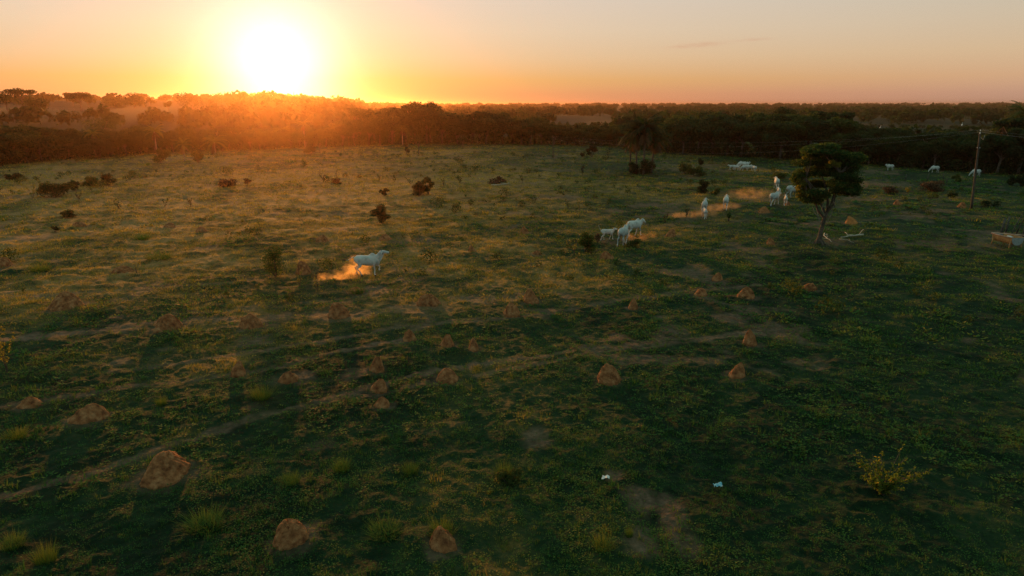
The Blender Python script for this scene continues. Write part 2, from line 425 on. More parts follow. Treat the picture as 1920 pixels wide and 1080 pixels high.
def bare(x, y):
    """0 grass .. 1 trodden earth"""
    x = np.asarray(x, float); y = np.asarray(y, float)
    m = np.zeros_like(x); wob = (fbm(x/1.7, y/1.7, 3, 31)-.5)
    fine = fbm(x/.5, y/.5, 3, 33)
    near = (np.hypot(x, y) < 130)
    for pts, w, s in TR:
        for a, b in zip(pts[:-1], pts[1:]):
            d = seg_d(x+wob*1.3, y+wob*1.3, a, b)
            m = np.maximum(m, .95*s*(1-sstep(w*.2, w*.95, d+(fine-.5)*w*1.3))*near*(.6+.8*(fbm(x/4, y/4, 2, 5)-.3)))
    for p, rx, ry in BR:
        d = np.hypot((x-p.x)/rx, (y-p.y)/(ry*2.2))
        m = np.maximum(m, .68*(1-sstep(.4, 1.2, d+(fine-.5)*.9+wob*.8)))
    for mx, my, mr in MOUNDS:
        d = np.hypot(x-mx, y-my); m = np.maximum(m, .62*(1-sstep(mr*.9, mr*1.75+.1, d+(fine-.5)*mr*1.5)))
    big = fbm(x/6+40, y/6, 4, 12)*.6+fbm(x/1.6, y/1.6, 3, 15)*.4
    m = np.maximum(m, .6*sstep(.61, .69, big)*sstep(12, 30, np.hypot(x, y)))
    m = m*(1-sstep(165, 215, np.hypot(x, y)))
    return np.clip(m, 0, 1)
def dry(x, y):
    """how dry the pasture is, with painted light: drier left and middle, greener right and near"""
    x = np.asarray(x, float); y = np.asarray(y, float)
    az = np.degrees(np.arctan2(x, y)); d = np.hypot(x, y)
    base = .20+.10*sstep(14, 40, d)+.36*(1-sstep(-10, 16, az))*sstep(24, 48, d)+.26*sstep(46, 80, d)*(1-sstep(125, 165, d)*.4)*(1-.75*sstep(6, 30, az))  # middle-left gold and dimmer foreground are light painted into the dryness
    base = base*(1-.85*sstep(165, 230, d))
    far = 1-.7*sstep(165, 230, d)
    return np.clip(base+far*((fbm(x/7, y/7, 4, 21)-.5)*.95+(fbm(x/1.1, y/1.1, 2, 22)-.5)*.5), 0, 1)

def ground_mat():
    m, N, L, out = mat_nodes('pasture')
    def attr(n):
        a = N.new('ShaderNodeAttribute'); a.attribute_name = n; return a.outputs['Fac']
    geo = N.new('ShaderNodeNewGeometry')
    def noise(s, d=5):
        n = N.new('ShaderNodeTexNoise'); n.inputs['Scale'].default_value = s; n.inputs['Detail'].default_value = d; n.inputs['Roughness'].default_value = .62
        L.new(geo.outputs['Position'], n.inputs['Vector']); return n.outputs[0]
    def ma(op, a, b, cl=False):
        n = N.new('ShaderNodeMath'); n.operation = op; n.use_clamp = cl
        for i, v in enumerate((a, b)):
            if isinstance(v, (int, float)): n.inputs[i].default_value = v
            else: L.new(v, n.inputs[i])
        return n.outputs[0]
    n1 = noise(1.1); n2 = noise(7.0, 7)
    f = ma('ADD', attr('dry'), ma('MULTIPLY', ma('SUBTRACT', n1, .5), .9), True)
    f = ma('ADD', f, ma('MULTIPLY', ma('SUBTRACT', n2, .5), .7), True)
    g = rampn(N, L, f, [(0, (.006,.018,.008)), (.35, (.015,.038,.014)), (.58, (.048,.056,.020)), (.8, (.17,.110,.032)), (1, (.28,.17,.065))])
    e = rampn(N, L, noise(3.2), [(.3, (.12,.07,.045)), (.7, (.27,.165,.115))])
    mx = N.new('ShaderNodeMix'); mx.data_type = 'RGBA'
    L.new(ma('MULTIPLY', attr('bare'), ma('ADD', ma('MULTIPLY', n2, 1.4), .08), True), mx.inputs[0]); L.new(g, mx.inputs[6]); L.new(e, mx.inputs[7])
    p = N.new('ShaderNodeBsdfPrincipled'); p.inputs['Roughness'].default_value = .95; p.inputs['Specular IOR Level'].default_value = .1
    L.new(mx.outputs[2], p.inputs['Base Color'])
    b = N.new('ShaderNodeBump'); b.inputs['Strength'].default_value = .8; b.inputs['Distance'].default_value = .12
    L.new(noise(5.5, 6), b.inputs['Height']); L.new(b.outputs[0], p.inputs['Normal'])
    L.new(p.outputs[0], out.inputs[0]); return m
MT['ground'] = ground_mat()

def bumps(x, y):
    d = np.hypot(x, y)
    k = 1-bare(x, y)*.7
    return k*((fbm(x/1.3, y/1.3, 3, 41)-.5)*.25*(1-sstep(170, 400, d))+(fbm(x/.33, y/.33, 2, 43)-.5)*.13*(1-sstep(40, 90, d))+(fbm(x/3.7, y/3.7, 2, 47)-.5)*.13+.13*sstep(.5, .75, fbm(x/1.7, y/1.1, 3, 53))*sstep(30, 60, d)*(1-sstep(180, 400, d)))*sstep(5, 12, d)
def build_ground():
    inv = np.linspace(1/9000, 1/13.2, 760)
    r = np.concatenate([[.01, 4, 8, 10.5, 12], 1/inv[::-1]])
    a = np.concatenate([np.linspace(-180, -50, 27)[:-1], np.linspace(-50, 50, 1050), np.linspace(50, 180, 27)[1:-1]])
    nr, na = len(r), len(a)
    RR, AA = np.meshgrid(r, np.radians(a), indexing='ij')
    X = RR*np.sin(AA); Y = RR*np.cos(AA)
    Z = hgt(X, Y)+bumps(X, Y)
    V = np.stack([X, Y, Z], -1).reshape(-1, 3)
    i = np.arange(nr-1)[:, None]; j = np.arange(na)[None]; j2 = (j+1) % na
    Q = np.stack([i*na+j, i*na+j2, (i+1)*na+j2, (i+1)*na+j], -1).reshape(-1, 4)[:, ::-1]
    o = mesh('ground', V, Q, MT['ground'], smooth=True)
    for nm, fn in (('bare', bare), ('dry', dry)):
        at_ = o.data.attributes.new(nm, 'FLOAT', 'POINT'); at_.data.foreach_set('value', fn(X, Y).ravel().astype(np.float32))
    tag(o, kind='structure')
    return o
build_ground()
def gz(x, y): return float(hgt(x, y)+bumps(np.array([float(x)]), np.array([float(y)]))[0])

# ------------------------------------------------------------------ grass
def expand(P, S, A, template, tint, jitter=.12):
    """copies of a template (verts k,3 ; quads/tris) at points P, scale S, turn A -> arrays"""
    tv, tq, tt = template
    n, k = len(P), len(tv)
    c, s = np.cos(A)[:, None], np.sin(A)[:, None]
    x = tv[None, :, 0]*c-tv[None, :, 1]*s; y = tv[None, :, 0]*s+tv[None, :, 1]*c
    V = np.stack([x*S[:, None]+P[:, :1], y*S[:, None]+P[:, 1:2], tv[None, :, 2]*S[:, None]+P[:, 2:]], -1).reshape(-1, 3)
    off = (np.arange(n)*k)[:, None, None]
    T = (tq[None]+off).reshape(-1, tq.shape[1])
    return V, T, (tint[:, None]+tt[None]).reshape(-1)
def blade_template(nb, h, spread, w, lean, rg):
    V = []; T = []; tt = []
    for i in range(nb):
        a = rg.uniform(0, 2*math.pi); r = spread*math.sqrt(rg.uniform())
        b = rg.uniform(0, 2*math.pi); hh = h*rg.uniform(.5, 1.1); le = lean*rg.uniform(.3, 1.2)*hh
        bx, by = r*math.cos(a), r*math.sin(a)
        dx, dy = math.cos(b), math.sin(b)
        if rg.uniform() < .6: dx, dy = (dx*.4+math.cos(a)), (dy*.4+math.sin(a))
        px, py = -dy*w, dx*w
        n = len(V)
        V += [(bx-px, by-py, -.03), (bx+px, by+py, -.03), (bx+dx*le, by+dy*le, hh)]
        T.append((n, n+1, n+2)); t = rg.uniform(-.12, .12); tt += [t-.05, t-.05, t+.08]
    return np.array(V), np.array(T), np.array(tt)
def weed_template(nl, h, spread, s, rg):
    V = []; T = []; tt = []
    for i in range(nl):
        a = rg.uniform(0, 2*math.pi); r = spread*math.sqrt(rg.uniform()); z = h*rg.uniform(.15, 1)*(1-.5*r/spread)
        c = np.array((r*math.cos(a), r*math.sin(a), z))
        u = np.array((math.cos(a), math.sin(a), rg.uniform(-.5, .7))); u /= np.linalg.norm(u)
        v = np.cross(u, (0, 0, 1)); v /= np.linalg.norm(v); k = s*rg.uniform(.6, 1.3)
        n = len(V)
        V += list(map(tuple, (c-u*k*.5, c+v*k*.45, c+u*k, c-v*k*.45))); T += [(n, n+1, n+2), (n, n+2, n+3)]
        t = rg.uniform(-.1, .14); tt += [t]*4
    return np.array(V), np.array(T), np.array(tt)
def build_grass():
    rg = np.random.default_rng(11)
    zones = [  # r0, r1, per m2, templates, scale
        (12.5, 22, 75, [blade_template(12, .14, .09, .006, .6, rg), weed_template(12, .09, .10, .026, rg), weed_template(10, .13, .12, .034, rg)], 1.0),
        (22, 36, 34, [blade_template(12, .15, .12, .008, .6, rg), weed_template(10, .10, .14, .04, rg), weed_template(8, .13, .16, .05, rg)], 1.05),
        (36, 70, 11, [blade_template(12, .12, .2, .013, .9, rg), weed_template(8, .12, .22, .075, rg)], 1.1),
        (70, 120, 2.6, [blade_template(13, .15, .38, .028, 1.1, rg), weed_template(7, .14, .38, .15, rg)], 1.1),
        (120, 230, .7, [blade_template(12, .18, .6, .06, 1.3, rg), weed_template(6, .18, .6, .26, rg)], 1.1)]
    Vs, Ts, tn = [], [], []; off = 0
    for r0, r1, dn, tps, sc in zones:
        n = int(dn*R(88)*(r1*r1-r0*r0)/2)
        r = np.sqrt(rg.uniform(r0*r0, r1*r1, n)); a = rg.uniform(-R(44), R(44), n)
        x, y = r*np.sin(a), r*np.cos(a)
        den = .35+1.5*(fbm(x/2.2, y/2.2, 4, 51)-.25)
        keep = rg.uniform(size=n) < den*(1-.93*bare(x, y))
        x, y = x[keep], y[keep]
        ok = np.ones(len(x), bool)
        for (mx, my, mr) in MOUNDS: ok &= np.hypot(x-mx, y-my) > mr*1.04
        x, y = x[ok], y[ok]; n = len(x)
        z = hgt(x, y)+bumps(x, y)
        dr = dry(x, y); kind = rg.integers(0, len(tps), n)
        kind = np.where((dr > .6) & (rg.uniform(size=n) < .7), 0, kind)
        S = sc*rg.uniform(.5, 1.5, n)*(.42+1.0*fbm(x/2.3, y/2.3, 3, 61))
        big = (rg.uniform(size=n) < .012) & (fbm(x/5, y/5, 2, 67) > .45); S = np.where(big, S*1.7, S)
        tint = np.clip(.12+dr*.72+rg.normal(0, .10, n)+.22*(fbm(x/.9, y/.9, 2, 71)-.5), 0, .92)
        tint = np.where(kind > 0, tint*.85+.04, tint)
        for k, tp in enumerate(tps):
            s = kind == k
            V, T, t = expand(np.stack([x[s], y[s], z[s]], 1), S[s], rg.uniform(0, 6.28, s.sum()), tp, tint[s])
            Vs.append(V); Ts.append(T+off); tn.append(t); off += len(V)
    V = np.concatenate(Vs); T = np.concatenate(Ts)
    print('grass tris', len(T))
    o = mesh('grass', V, None, MT['grass'], tint=np.clip(np.concatenate(tn), 0, 1), T=T)
    tag(o, 'short patchy grass and low weeds covering the pasture', 'grass', kind='stuff')

def build_weeds():
    """small dark bushy weeds dotted over the middle of the pasture"""
    rg = np.random.default_rng(61); n = 1500
    r = np.sqrt(rg.uniform(40**2, 172**2, n)); a = rg.uniform(-R(40), R(40), n); x, y = r*np.sin(a), r*np.cos(a)
    k = fbm(x/14, y/14, 3, 63) > .52; x, y, r = x[k], y[k], r[k]; n = len(x)
    s = rg.gamma(2.2, .10, n)+.10; C = np.stack([x, y, hgt(x, y)+s*.7], 1)
    V, Q, t = leaf_cloud(C, np.stack([s, s, s*.8], 1), n*46, .11, rg, tint0=.45, upb=.4, shell=.3)
    tag(mesh('weeds', V, Q, MT['leaf_b'], tint=t), 'small dark bushy weeds dotted over the middle pasture', 'weeds', kind='stuff')
# ---- many small leaf faces
def leaf_cloud(C, Rr, n, size, rg, flat=.75, shell=.55, upb=.25, tint0=.5, tvar=.16):
    """n small leaf faces spread through lobes (centres C, radii Rr)"""
    C = np.asarray(C, float); Rr = np.asarray(Rr, float)
    if Rr.ndim == 1: Rr = np.stack([Rr, Rr, Rr*flat], 1)
    w = Rr[:, 0]*Rr[:, 1]; w = w/w.sum(); L = rg.choice(len(C), n, p=w)
    d = rg.normal(size=(n, 3)); d[:, 2] += upb; d /= np.linalg.norm(d, axis=1)[:, None]
    rr = shell+(1-shell)*rg.uniform(size=n)**.7
    lump = .8+.45*vnoise(d[:, 0]*2.6+L*7.1, d[:, 1]*2.6+d[:, 2]*2.1, 3)
    P = C[L]+d*Rr[L]*(rr*lump)[:, None]
    nrm = d+rg.normal(size=(n, 3))*.75+np.array((0, 0, .35)); nrm /= np.linalg.norm(nrm, axis=1)[:, None]
    t = rg.normal(size=(n, 3)); u = np.cross(nrm, t); u /= np.linalg.norm(u, axis=1)[:, None]; v = np.cross(nrm, u)
    s = (size*rg.uniform(.6, 1.4, n))[:, None]
    V = np.stack([P-u*s*.75, P+v*s*.38, P+u*s*.75, P-v*s*.38], 1).reshape(-1, 3)
    Q = np.arange(4*n).reshape(-1, 4)
    lt = rg.normal(0, .09, len(C))
    tint = np.clip(tint0+lt[L]+rg.normal(0, tvar, n), 0, 1)
    return V, Q, np.repeat(tint, 4)

build_weeds()
# ------------------------------------------------------------------ trees and plants
def tree(name, h, crown_w, rg, leaves=2200, leaf=.34, fork=.4, lobes=9, mat='leaf', bark='bark', flat=.7, umbrella=False, trunk_r=None, low=.35, tint0=.45, lean=0, tiers=None):
    root = empty(name)
    tr = trunk_r or h*.022+.03
    mb = MB()
    lx, ly = rg.normal(0, .03, 2)*h
    fz = h*fork
    mb.tube([(0, 0, -.2), (lx*.2+lean*.2, ly*.2, fz*.35), (lx*.6+lean*.5, ly*.6, fz*.7), (lx+lean, ly, fz)], [tr*1.35, tr, tr*.9, tr*.8], 8)
    top = np.array((lx+lean, ly, fz)); C = []; Rr = []
    for i in range(lobes):
        a = 2*math.pi*(i+rg.uniform(-.3, .3))/lobes*1.9; k = (i+.5)/lobes
        if umbrella:
            zz = h*(rg.uniform(.78, .92)) ; rad = crown_w*.5*math.sqrt(k)*.82
        else:
            zz = h*(low+.12+(.86-low-.12)*(1-k)**.8*rg.uniform(.75, 1.1)); zz = min(zz, h*.88)
            rad = crown_w*.5*.66*math.sqrt(max(0, 1-((zz/h-low-.25)/(1-low-.1))**2)) * rg.uniform(.45, 1.05)
        c = np.array((top[0]*.7+rad*math.cos(a), top[1]*.7+rad*math.sin(a), zz))
        r = crown_w*rg.uniform(.17, .27)*(1 if not umbrella else .85)
        C.append(c); Rr.append((r, r*rg.uniform(.85, 1.15), r*(flat if not umbrella else .38)))
        mid = top*.5+c*.5+np.array((0, 0, -.04*h)); s = top-(0, 0, rg.uniform(0, .12)*h)
        mb.tube([s, mid*.5+s*.5, mid, c*.7+mid*.3, c], [tr*.6, tr*.42, tr*.32, tr*.2, tr*.1], 5, cap=False)
    mb.build('trunk', MT[bark], root)
    V, Q, t = leaf_cloud(C, Rr, leaves, leaf, rg, tint0=tint0)
    mesh('crown', V, Q, MT[mat], root, tint=t)
    return root

def shrub(name, w, h, rg, leaves=500, leaf=.07, mat='leaf', lobes=6, tint0=.5, dome=True):
    """stems and a low crown"""
    root = empty(name); C = []; Rr = []; mb = MB()
    for i in range(lobes):
        a = rg.uniform(0, 6.28); r = w*.5*rg.uniform(.1, .75); zz = h*(rg.uniform(.18, .45) if i % 2 else rg.uniform(.45, .8))
        c = np.array((r*math.cos(a), r*math.sin(a), zz)); C.append(c)
        q = w*rg.uniform(.15, .26); Rr.append((q, q, min(q*.9, h*.34)*rg.uniform(.6, 1.2)))
        mb.tube([(0, 0, -.05), c*.5+(0, 0, -.02*h), c], [.012*h+.008, .01*h+.005, .004*h+.003], 5, cap=False)
    mb.build('stem', MT['bark'], root)
    V, Q, t = leaf_cloud(C, Rr, leaves, leaf, rg, tint0=tint0, shell=.35)
    mesh('foliage', V, Q, MT[mat], root, tint=t)
    return root

def sprig(name, h, rg, n=14, leaf=.08, mat='leaf_y', tint0=.5, spread=.5, stems=None):
    """upright open sapling: a few stems set with leaves along them"""
    root = empty(name); mb = MB(); P = []; N_ = []
    for k in range(stems or rg.integers(3, 7)):
        a = rg.uniform(0, 6.28); l = h*rg.uniform(.35 if stems else .6, 1)
        e = np.array((math.cos(a)*l*spread*rg.uniform(.3, 1), math.sin(a)*l*spread*rg.uniform(.3, 1), l))
        m = e*.5*np.array((.7, .7, 1.1))
        mb.tube([(0, 0, -.05), m, e], [.012, .009, .004], 5, cap=False)
        for i in range(n):
            u = rg.uniform(.25, 1.02); p = (m*2*u if u < .5 else m+(e-m)*(u-.5)*2); P.append(p+rg.normal(0, leaf*.6, 3))
    mb.build('stem', MT['bark'], root)
    P = np.array(P); m_ = len(P)
    V, Q, t = leaf_cloud(P, np.full(m_, leaf*.5), m_*3, leaf, rg, tint0=tint0, shell=.2)
    mesh('foliage', V, Q, MT[mat], root, tint=t)
    return root

def palm(name, h, rg, nf=16, fl=2.6, dryf=8, lean=(0, 0), tr=.14, bark='pale_bark', mat='leaf_b', tint0=.5, hang=1.0):
    """a single stem, a fountain of feather fronds and a skirt of dead ones"""
    root = empty(name); mb = MB()
    pts = [(lean[0]*u**1.6, lean[1]*u**1.6, h*u-(.2 if u == 0 else 0)) for u in np.linspace(0, 1, 9)]
    mb.tube(pts, list(np.linspace(tr*1.25, tr*.8, 9)), 9)
    mb.build('trunk', MT[bark], root)
    top = np.array(pts[-1])
    def frond(az, e0, L, droop, w):
        n = 13; V = []; Q = []; p = top.copy(); e = e0; pr = []
        d = np.array((math.cos(az), math.sin(az)))
        for i in range(n):
            pr.append((p.copy(), e)); st = L/(n-1)
            p = p+np.array((d[0]*math.cos(e)*st, d[1]*math.cos(e)*st, math.sin(e)*st)); e -= droop/(n-1)
        sd = np.array((-d[1], d[0], 0))
        for i, (p, e) in enumerate(pr[1:]):
            u = (i+1)/(n-1); t = np.array((d[0]*math.cos(e), d[1]*math.cos(e), math.sin(e)))
            ww = w*math.sin(math.pi*min(1, .12+u*.86))**.7
            for s in (-1, 1):
                for kk in range(2):
                    o = p+t*L/(n-1)*.5*kk
                    tipp = o+sd*s*ww*rg.uniform(.8, 1.1)+t*ww*.55-np.array((0, 0, ww*rg.uniform(.35, .75)*hang))
                    k = len(V); b = t*L*.022
                    V += [o-b, o+b, tipp+b*.3, tipp-b*.3]; Q.append((k, k+1, k+2, k+3))
            k = len(V); V += [p-sd*.02, p+sd*.02, p+t*L/(n-1)+sd*.015, p+t*L/(n-1)-sd*.015]; Q.append((k, k+1, k+2, k+3))
        return V, Q
    def group(nm, cnt, e_lo, e_hi, droop, mt, t0, LL):
        Vs = []; Qs = []; off = 0; tt = []
        for i in range(cnt):
            a = 2*math.pi*i*.382+rg.uniform(-.3, .3); u = (i+.5)/cnt
            V, Q = frond(a, R(e_hi+(e_lo-e_hi)*u+rg.uniform(-8, 8)), LL*rg.uniform(.85, 1.1), R(droop*rg.uniform(.8, 1.2)), .42*fl/2.6)
            Vs += V; Qs.append(np.array(Q)+off); off += len(V); tt += [t0+rg.normal(0, .12)]*len(V)
        mesh(nm, np.array(Vs), np.concatenate(Qs), MT[mt], root, tint=np.clip(tt, 0, 1))
    group('green_fronds', nf, 0, 78, 85, mat, tint0, fl)
    if dryf: group('dead_fronds', dryf, -75, -35, 25, 'leaf_brown', .6, fl*.8)
    return root

def place(o, p, s=1, rz=None, sz=None):
    o.location = p; o.scale = (s, s, sz or s)
    o.rotation_euler = (0, 0, random.uniform(0, 6.28) if rz is None else rz)
    return o

# ---- the gallery forest behind the pasture: every tree a thing
EDGE = [(-260,330),(-100,322),(0,311),(60,306),(110,301),(200,296),(300,287),(370,284),(450,283),(560,278),(640,275),(760,271),(960,271),(1080,273),(1160,275),(1240,287),(1330,292),(1420,297),(1530,303),(1640,311),(1760,320),(1860,326),(1960,330),(2200,345)]
TOP = [(-260,245),(0,228),(100,236),(200,240),(300,236),(370,238),(430,238),(520,236),(590,234),(640,222),(690,200),(790,190),(860,204),(950,206),(1010,214),(1060,228),(1130,230),(1180,218),(1250,210),(1330,205),(1480,199),(1580,206),(1640,232),(1740,238),(1830,236),(1900,212),(2200,205)]
def tree_kinds():
    rg = np.random.default_rng(5); K = []
    specs = [dict(h=9, crown_w=7.5, lobes=10), dict(h=9, crown_w=6.5, lobes=9, mat='leaf'), dict(h=9, crown_w=8.5, lobes=12, flat=.55),
             dict(h=9, crown_w=5.5, lobes=8, low=.45), dict(h=9, crown_w=8, lobes=9, mat='leaf_b', tint0=.35), dict(h=9, crown_w=6.5, lobes=7, umbrella=True, fork=.55, bark='pale_bark'),
             dict(h=9, crown_w=7.2, lobes=11, low=.2), dict(h=9, crown_w=6.8, lobes=9, low=.15, mat='leaf_b', tint0=.3)]
    for i, sp in enumerate(specs):
        K.append(tree('forest_tree', rg=rg, leaves=4200 if not sp.get('umbrella') else 2300, leaf=.36, fork=.42 if 'fork' not in sp else sp.pop('fork'), **sp))
    return K
KIND_TXT = ['dark rounded', 'dark upright', 'broad flat-headed dark', 'narrow tall dark', 'olive brown', 'thin umbrella-crowned', 'dense low-branched', 'olive low-branched']
def zone_txt(px):
    for a, t in ((60, 'at the far left edge'), (170, 'left of the slim pale palm'), (290, 'right of the slim pale palm'), (400, 'behind the wide feathery palm'), (500, 'left below the sun'), (600, 'directly below the sun'),
                 (700, 'just right of the sun'), (790, 'behind the small far trees'), (900, 'in the tall wood left of the brush pile'), (1000, 'behind the brush pile'), (1100, 'behind the thin far pole'), (1180, 'left of the palm clump'),
                 (1270, 'right of the palm clump'), (1370, 'left behind the huddled cattle'), (1480, 'right behind the huddled cattle'), (1580, 'behind the lone umbrella tree'), (1700, 'behind the lone left-facing cow'),
                 (1800, 'left of the leaning pole'), (1880, 'right of the leaning pole'), (9999, 'at the far right edge')):
        if px < a: return t
ROW_TXT = ['front-row', 'front-row', 'second-row', 'mid-forest', 'mid-forest', 'rear-forest', 'rearmost']
def build_forest():
    K = tree_kinds(); used = [False]*len(K); n = 0
    ex = [e[0] for e in EDGE]; rnd = random.Random(3)
    pts = [at(*e) for e in EDGE]; tot = []
    rows = [0, 6, 13, 22, 33, 46, 62]
    for ri, depth in enumerate(rows):
        px = -190+rnd.uniform(0, 20)
        while px < 2080:
            ey = np.interp(px, ex, [e[1] for e in EDGE]); e = at(px, ey)
            d0 = math.hypot(e.x, e.y); d = d0+depth+rnd.uniform(-2.2, 2.2)+2
            az = math.degrees(math.atan2(e.x, e.y)); p = azd(az, d)
            ty = np.interp(px, [t[0] for t in TOP], [t[1] for t in TOP])
            v = ray(px, ty); hl = math.hypot(v.x, v.y)
            ztop = CAMH+v.z/hl*(d0+12)               # tops at about one level along the forest
            fall = ztop-p.z+depth*.004
            hh = fall*(.80 if ri == 0 else .94)*rnd.choice([.76, .86, .94, .98, 1.0, 1.04])
            if 1035 < px < 1165 or 1600 < px < 1880: hh = min(hh, CAMH-p.z-(CAMH+1)*d/520-.3)
            hh = max(hh, 3.0)
            w = rnd.choice([0, 0, 1, 2, 3, 4, 6, 6, 7, 5]) if ri else rnd.choice([0, 1, 2, 4, 6, 6, 7])
            if (ri < 3 or rnd.random() < .92):
                tot.append((px, p, hh, w, ri))
            px += F/d*hh*rnd.uniform(.36, .62)*(1+.12*ri)
    print('forest trees', len(tot))
    for px, p, hh, w, ri in tot[:296]:
        o = K[w] if not used[w] else copy_tree(K[w]); used[w] = True
        s = hh/9*1.03; place(o, (p.x, p.y, p.z-.1), s, rnd.uniform(0, 6.28))
        o.scale = (s*rnd.uniform(.95, 1.25), s*rnd.uniform(.95, 1.25), s)
        tag(o, ROW_TXT[ri]+' '+KIND_TXT[w]+' tree '+zone_txt(px), 'tree', ROW_TXT[ri]+' '+KIND_TXT[w]+' trees '+zone_txt(px))
    for k, u in zip(K, used):
        if not u:
            for c in list(k.children): bpy.data.objects.remove(c)
            bpy.data.objects.remove(k)
    return tot
FOREST = build_forest()

def build_undergrowth():
    """the ragged skirt of bushes at the foot of the forest, and scrub inside it"""
    rg = np.random.default_rng(21); C = []; Rr = []
    for px in np.arange(-250, 2150, 6.5):
        ey = np.interp(px, [e[0] for e in EDGE], [e[1] for e in EDGE]); e = at(px, ey)
        d0 = math.hypot(e.x, e.y); az = math.degrees(math.atan2(e.x, e.y))
        for k in range(4):
            p = azd(az+rg.normal(0, .15), d0+1.5+k*4+rg.uniform(-1.2, 1.5)); r = rg.uniform(.6, 1.6)
            C.append((p.x, p.y, p.z+r*.7)); Rr.append((r, r, r*rg.uniform(1.0, 1.9)))
    V, Q, t = leaf_cloud(C, Rr, 90000, .30, rg, tint0=.30, upb=.6)
    tag(mesh('undergrowth', V, Q, MT['leaf'], tint=t), 'ragged dark bushes along the foot of the forest', 'undergrowth', kind='stuff')
build_undergrowth()

def build_far_woods():
    """woodland beyond the first forest, out to the horizon, with pastures left open"""
    rg = np.random.default_rng(31); C = []; Rr = []; n = 0
    d = 150*np.exp(rg.uniform(0, math.log(4300/150), 16000)); az = rg.uniform(-47, 47, 16000)
    x = d*np.sin(np.radians(az)); y = d*np.cos(np.radians(az)); z = hgt(x, y)
    den = fbm(x/90, y/90, 3, 77); den2 = fbm(x/400+3, y/400, 2, 78)
    ex = np.array([math.degrees(math.atan2(at(*e).x, at(*e).y)) for e in EDGE]); ed = np.array([math.hypot(at(*e).x, at(*e).y) for e in EDGE])
    dmin = np.interp(az, ex, ed)+70
    keep = (d > dmin)
    # open ground: the hillside on the left and the far pastures
    hill = (az < -21) & (d > 215) & (d < 560)
    keep &= ~(hill & ((den < .60) | (d > 330)))
    keep &= ~((az > 3.4) & (az < 8.2) & (d > 455) & (d < 640))
    keep &= ~((az > 25) & (az < 38) & (d > 240) & (d < 560) & (den < .50))
    keep &= ~((d > 700) & (den < .40))
    keep &= (d > 640) | (den+.25*den2 > .46) | hill
    x, y, z, d, az = x[keep], y[keep], z[keep], d[keep], az[keep]
    m = 4200
    if len(x) > m: s = rg.choice(len(x), m, replace=False); x, y, z, d, az = x[s], y[s], z[s], d[s], az[s]
    h = rg.uniform(3.0, 7.5, len(x))*(1+.0002*d)
    h = np.where(az < -21, h*.8, h); h = np.where((az > -21) & (az < -12) & (d > 230), h*1.25, h)
    cap = CAMH-z-(CAMH+1)*d/520-.4
    h = np.where(((az > 3.0) & (az < 8.5) | (az > 25)) & (d < 460), np.clip(cap, 1.2, h), h)
    r = h*rg.uniform(.42, .68, len(x))*np.where(d > 900, 1.7, 1)
    n = len(x); k = 78; L = np.repeat(np.arange(n), k)
    dr = rg.normal(size=(n*k, 3)); dr[:, 2] = np.abs(dr[:, 2])*.9+.05*rg.normal(size=n*k); dr /= np.linalg.norm(dr, axis=1)[:, None]
    lump = .74+.5*vnoise(dr[:, 0]*2+L*3.3, dr[:, 1]*2+dr[:, 2]*2, 5)
    Pc = np.stack([x, y, z+h*.38], 1)[L]+dr*np.stack([r, r, h*.58], 1)[L]*(lump*rg.uniform(.72, 1.04, n*k))[:, None]
    Pc[:, 2] -= (rg.uniform(size=n*k) < .3)*h[L]*rg.uniform(0, .4, n*k)
    nn = dr+rg.normal(size=(n*k, 3))*.6; nn /= np.linalg.norm(nn, axis=1)[:, None]
    u = np.cross(nn, rg.normal(size=(n*k, 3))); u /= np.linalg.norm(u, axis=1)[:, None]; v = np.cross(nn, u)
    s = (r[L]*.30*rg.uniform(.6, 1.5, n*k))[:, None]
    V = np.stack([Pc-u*s, Pc+v*s*.6, Pc+u*s, Pc-v*s*.6], 1).reshape(-1, 3); Q = np.arange(4*n*k).reshape(-1, 4)
    t = np.repeat(np.clip(.36+rg.normal(0, .1, n)[L]+rg.normal(0, .12, n*k), 0, 1), 4)
    print('far woods', len(x))
    tag(mesh('far_woods', V, Q, MT['leaf'], tint=t), 'distant woodland reaching to the horizon', 'woods', kind='stuff')
build_far_woods()

# ---- single trees on the hillside and skyline
def hill_tree(name, px, base, top, w, txt, d=None, **kw):
    rg = np.random.default_rng(int(px)*7+int(w)); p = at(px, base)
    if d: 
        v = ray(px, base); k = d/math.hypot(v.x, v.y); p = Vector((v.x*k, v.y*k, float(hgt(v.x*k, v.y*k))))
    m = mpp(p); v = ray(px, top); dd = math.hypot(p.x, p.y)
    h = CAMH+v.z/math.hypot(v.x, v.y)*dd-p.z
    cwm = w*m
    a = dict(leaves=1500, leaf=max(.3, m*1.5), lobes=9, fork=.4); a.update(kw)
    o = tree(name, h*1.02, cwm*1.05, rg, **a); place(o, (p.x, p.y, p.z-.15), 1)
    tag(o, txt, 'tree'); return o
hill_tree('umbrella_tree', 46, 207, 164, 40, 'umbrella-crowned tree standing on the hill skyline, leftmost with a clear gap under its crown', umbrella=True, fork=.55, leaves=1700)
hill_tree('round_tree', 14, 207, 168, 46, 'dark round tree cut by the left edge on the hill skyline', lobes=11)
hill_tree('round_tree', 72, 208, 186, 40, 'low dark tree tucked under the leftmost umbrella tree on the hill', lobes=10, low=.15)
hill_tree('umbrella_tree', 152, 208, 175, 40, 'flat-topped slender tree alone in the hill pasture above the fence line', umbrella=True, fork=.5, leaves=1400, lean=.6)
hill_tree('round_tree', 215, 202, 183, 38, 'low wide bush-like tree on the hill, left of the round ball-shaped tree', lobes=9, low=.1)
hill_tree('round_tree', 253, 203, 177, 34, 'ball-shaped dark tree on the hill in the orange haze', lobes=12, low=.12)
hill_tree('small_tree', 316, 207, 190, 14, 'small thin tree on the hill between the ball-shaped tree and the glow', lobes=5)
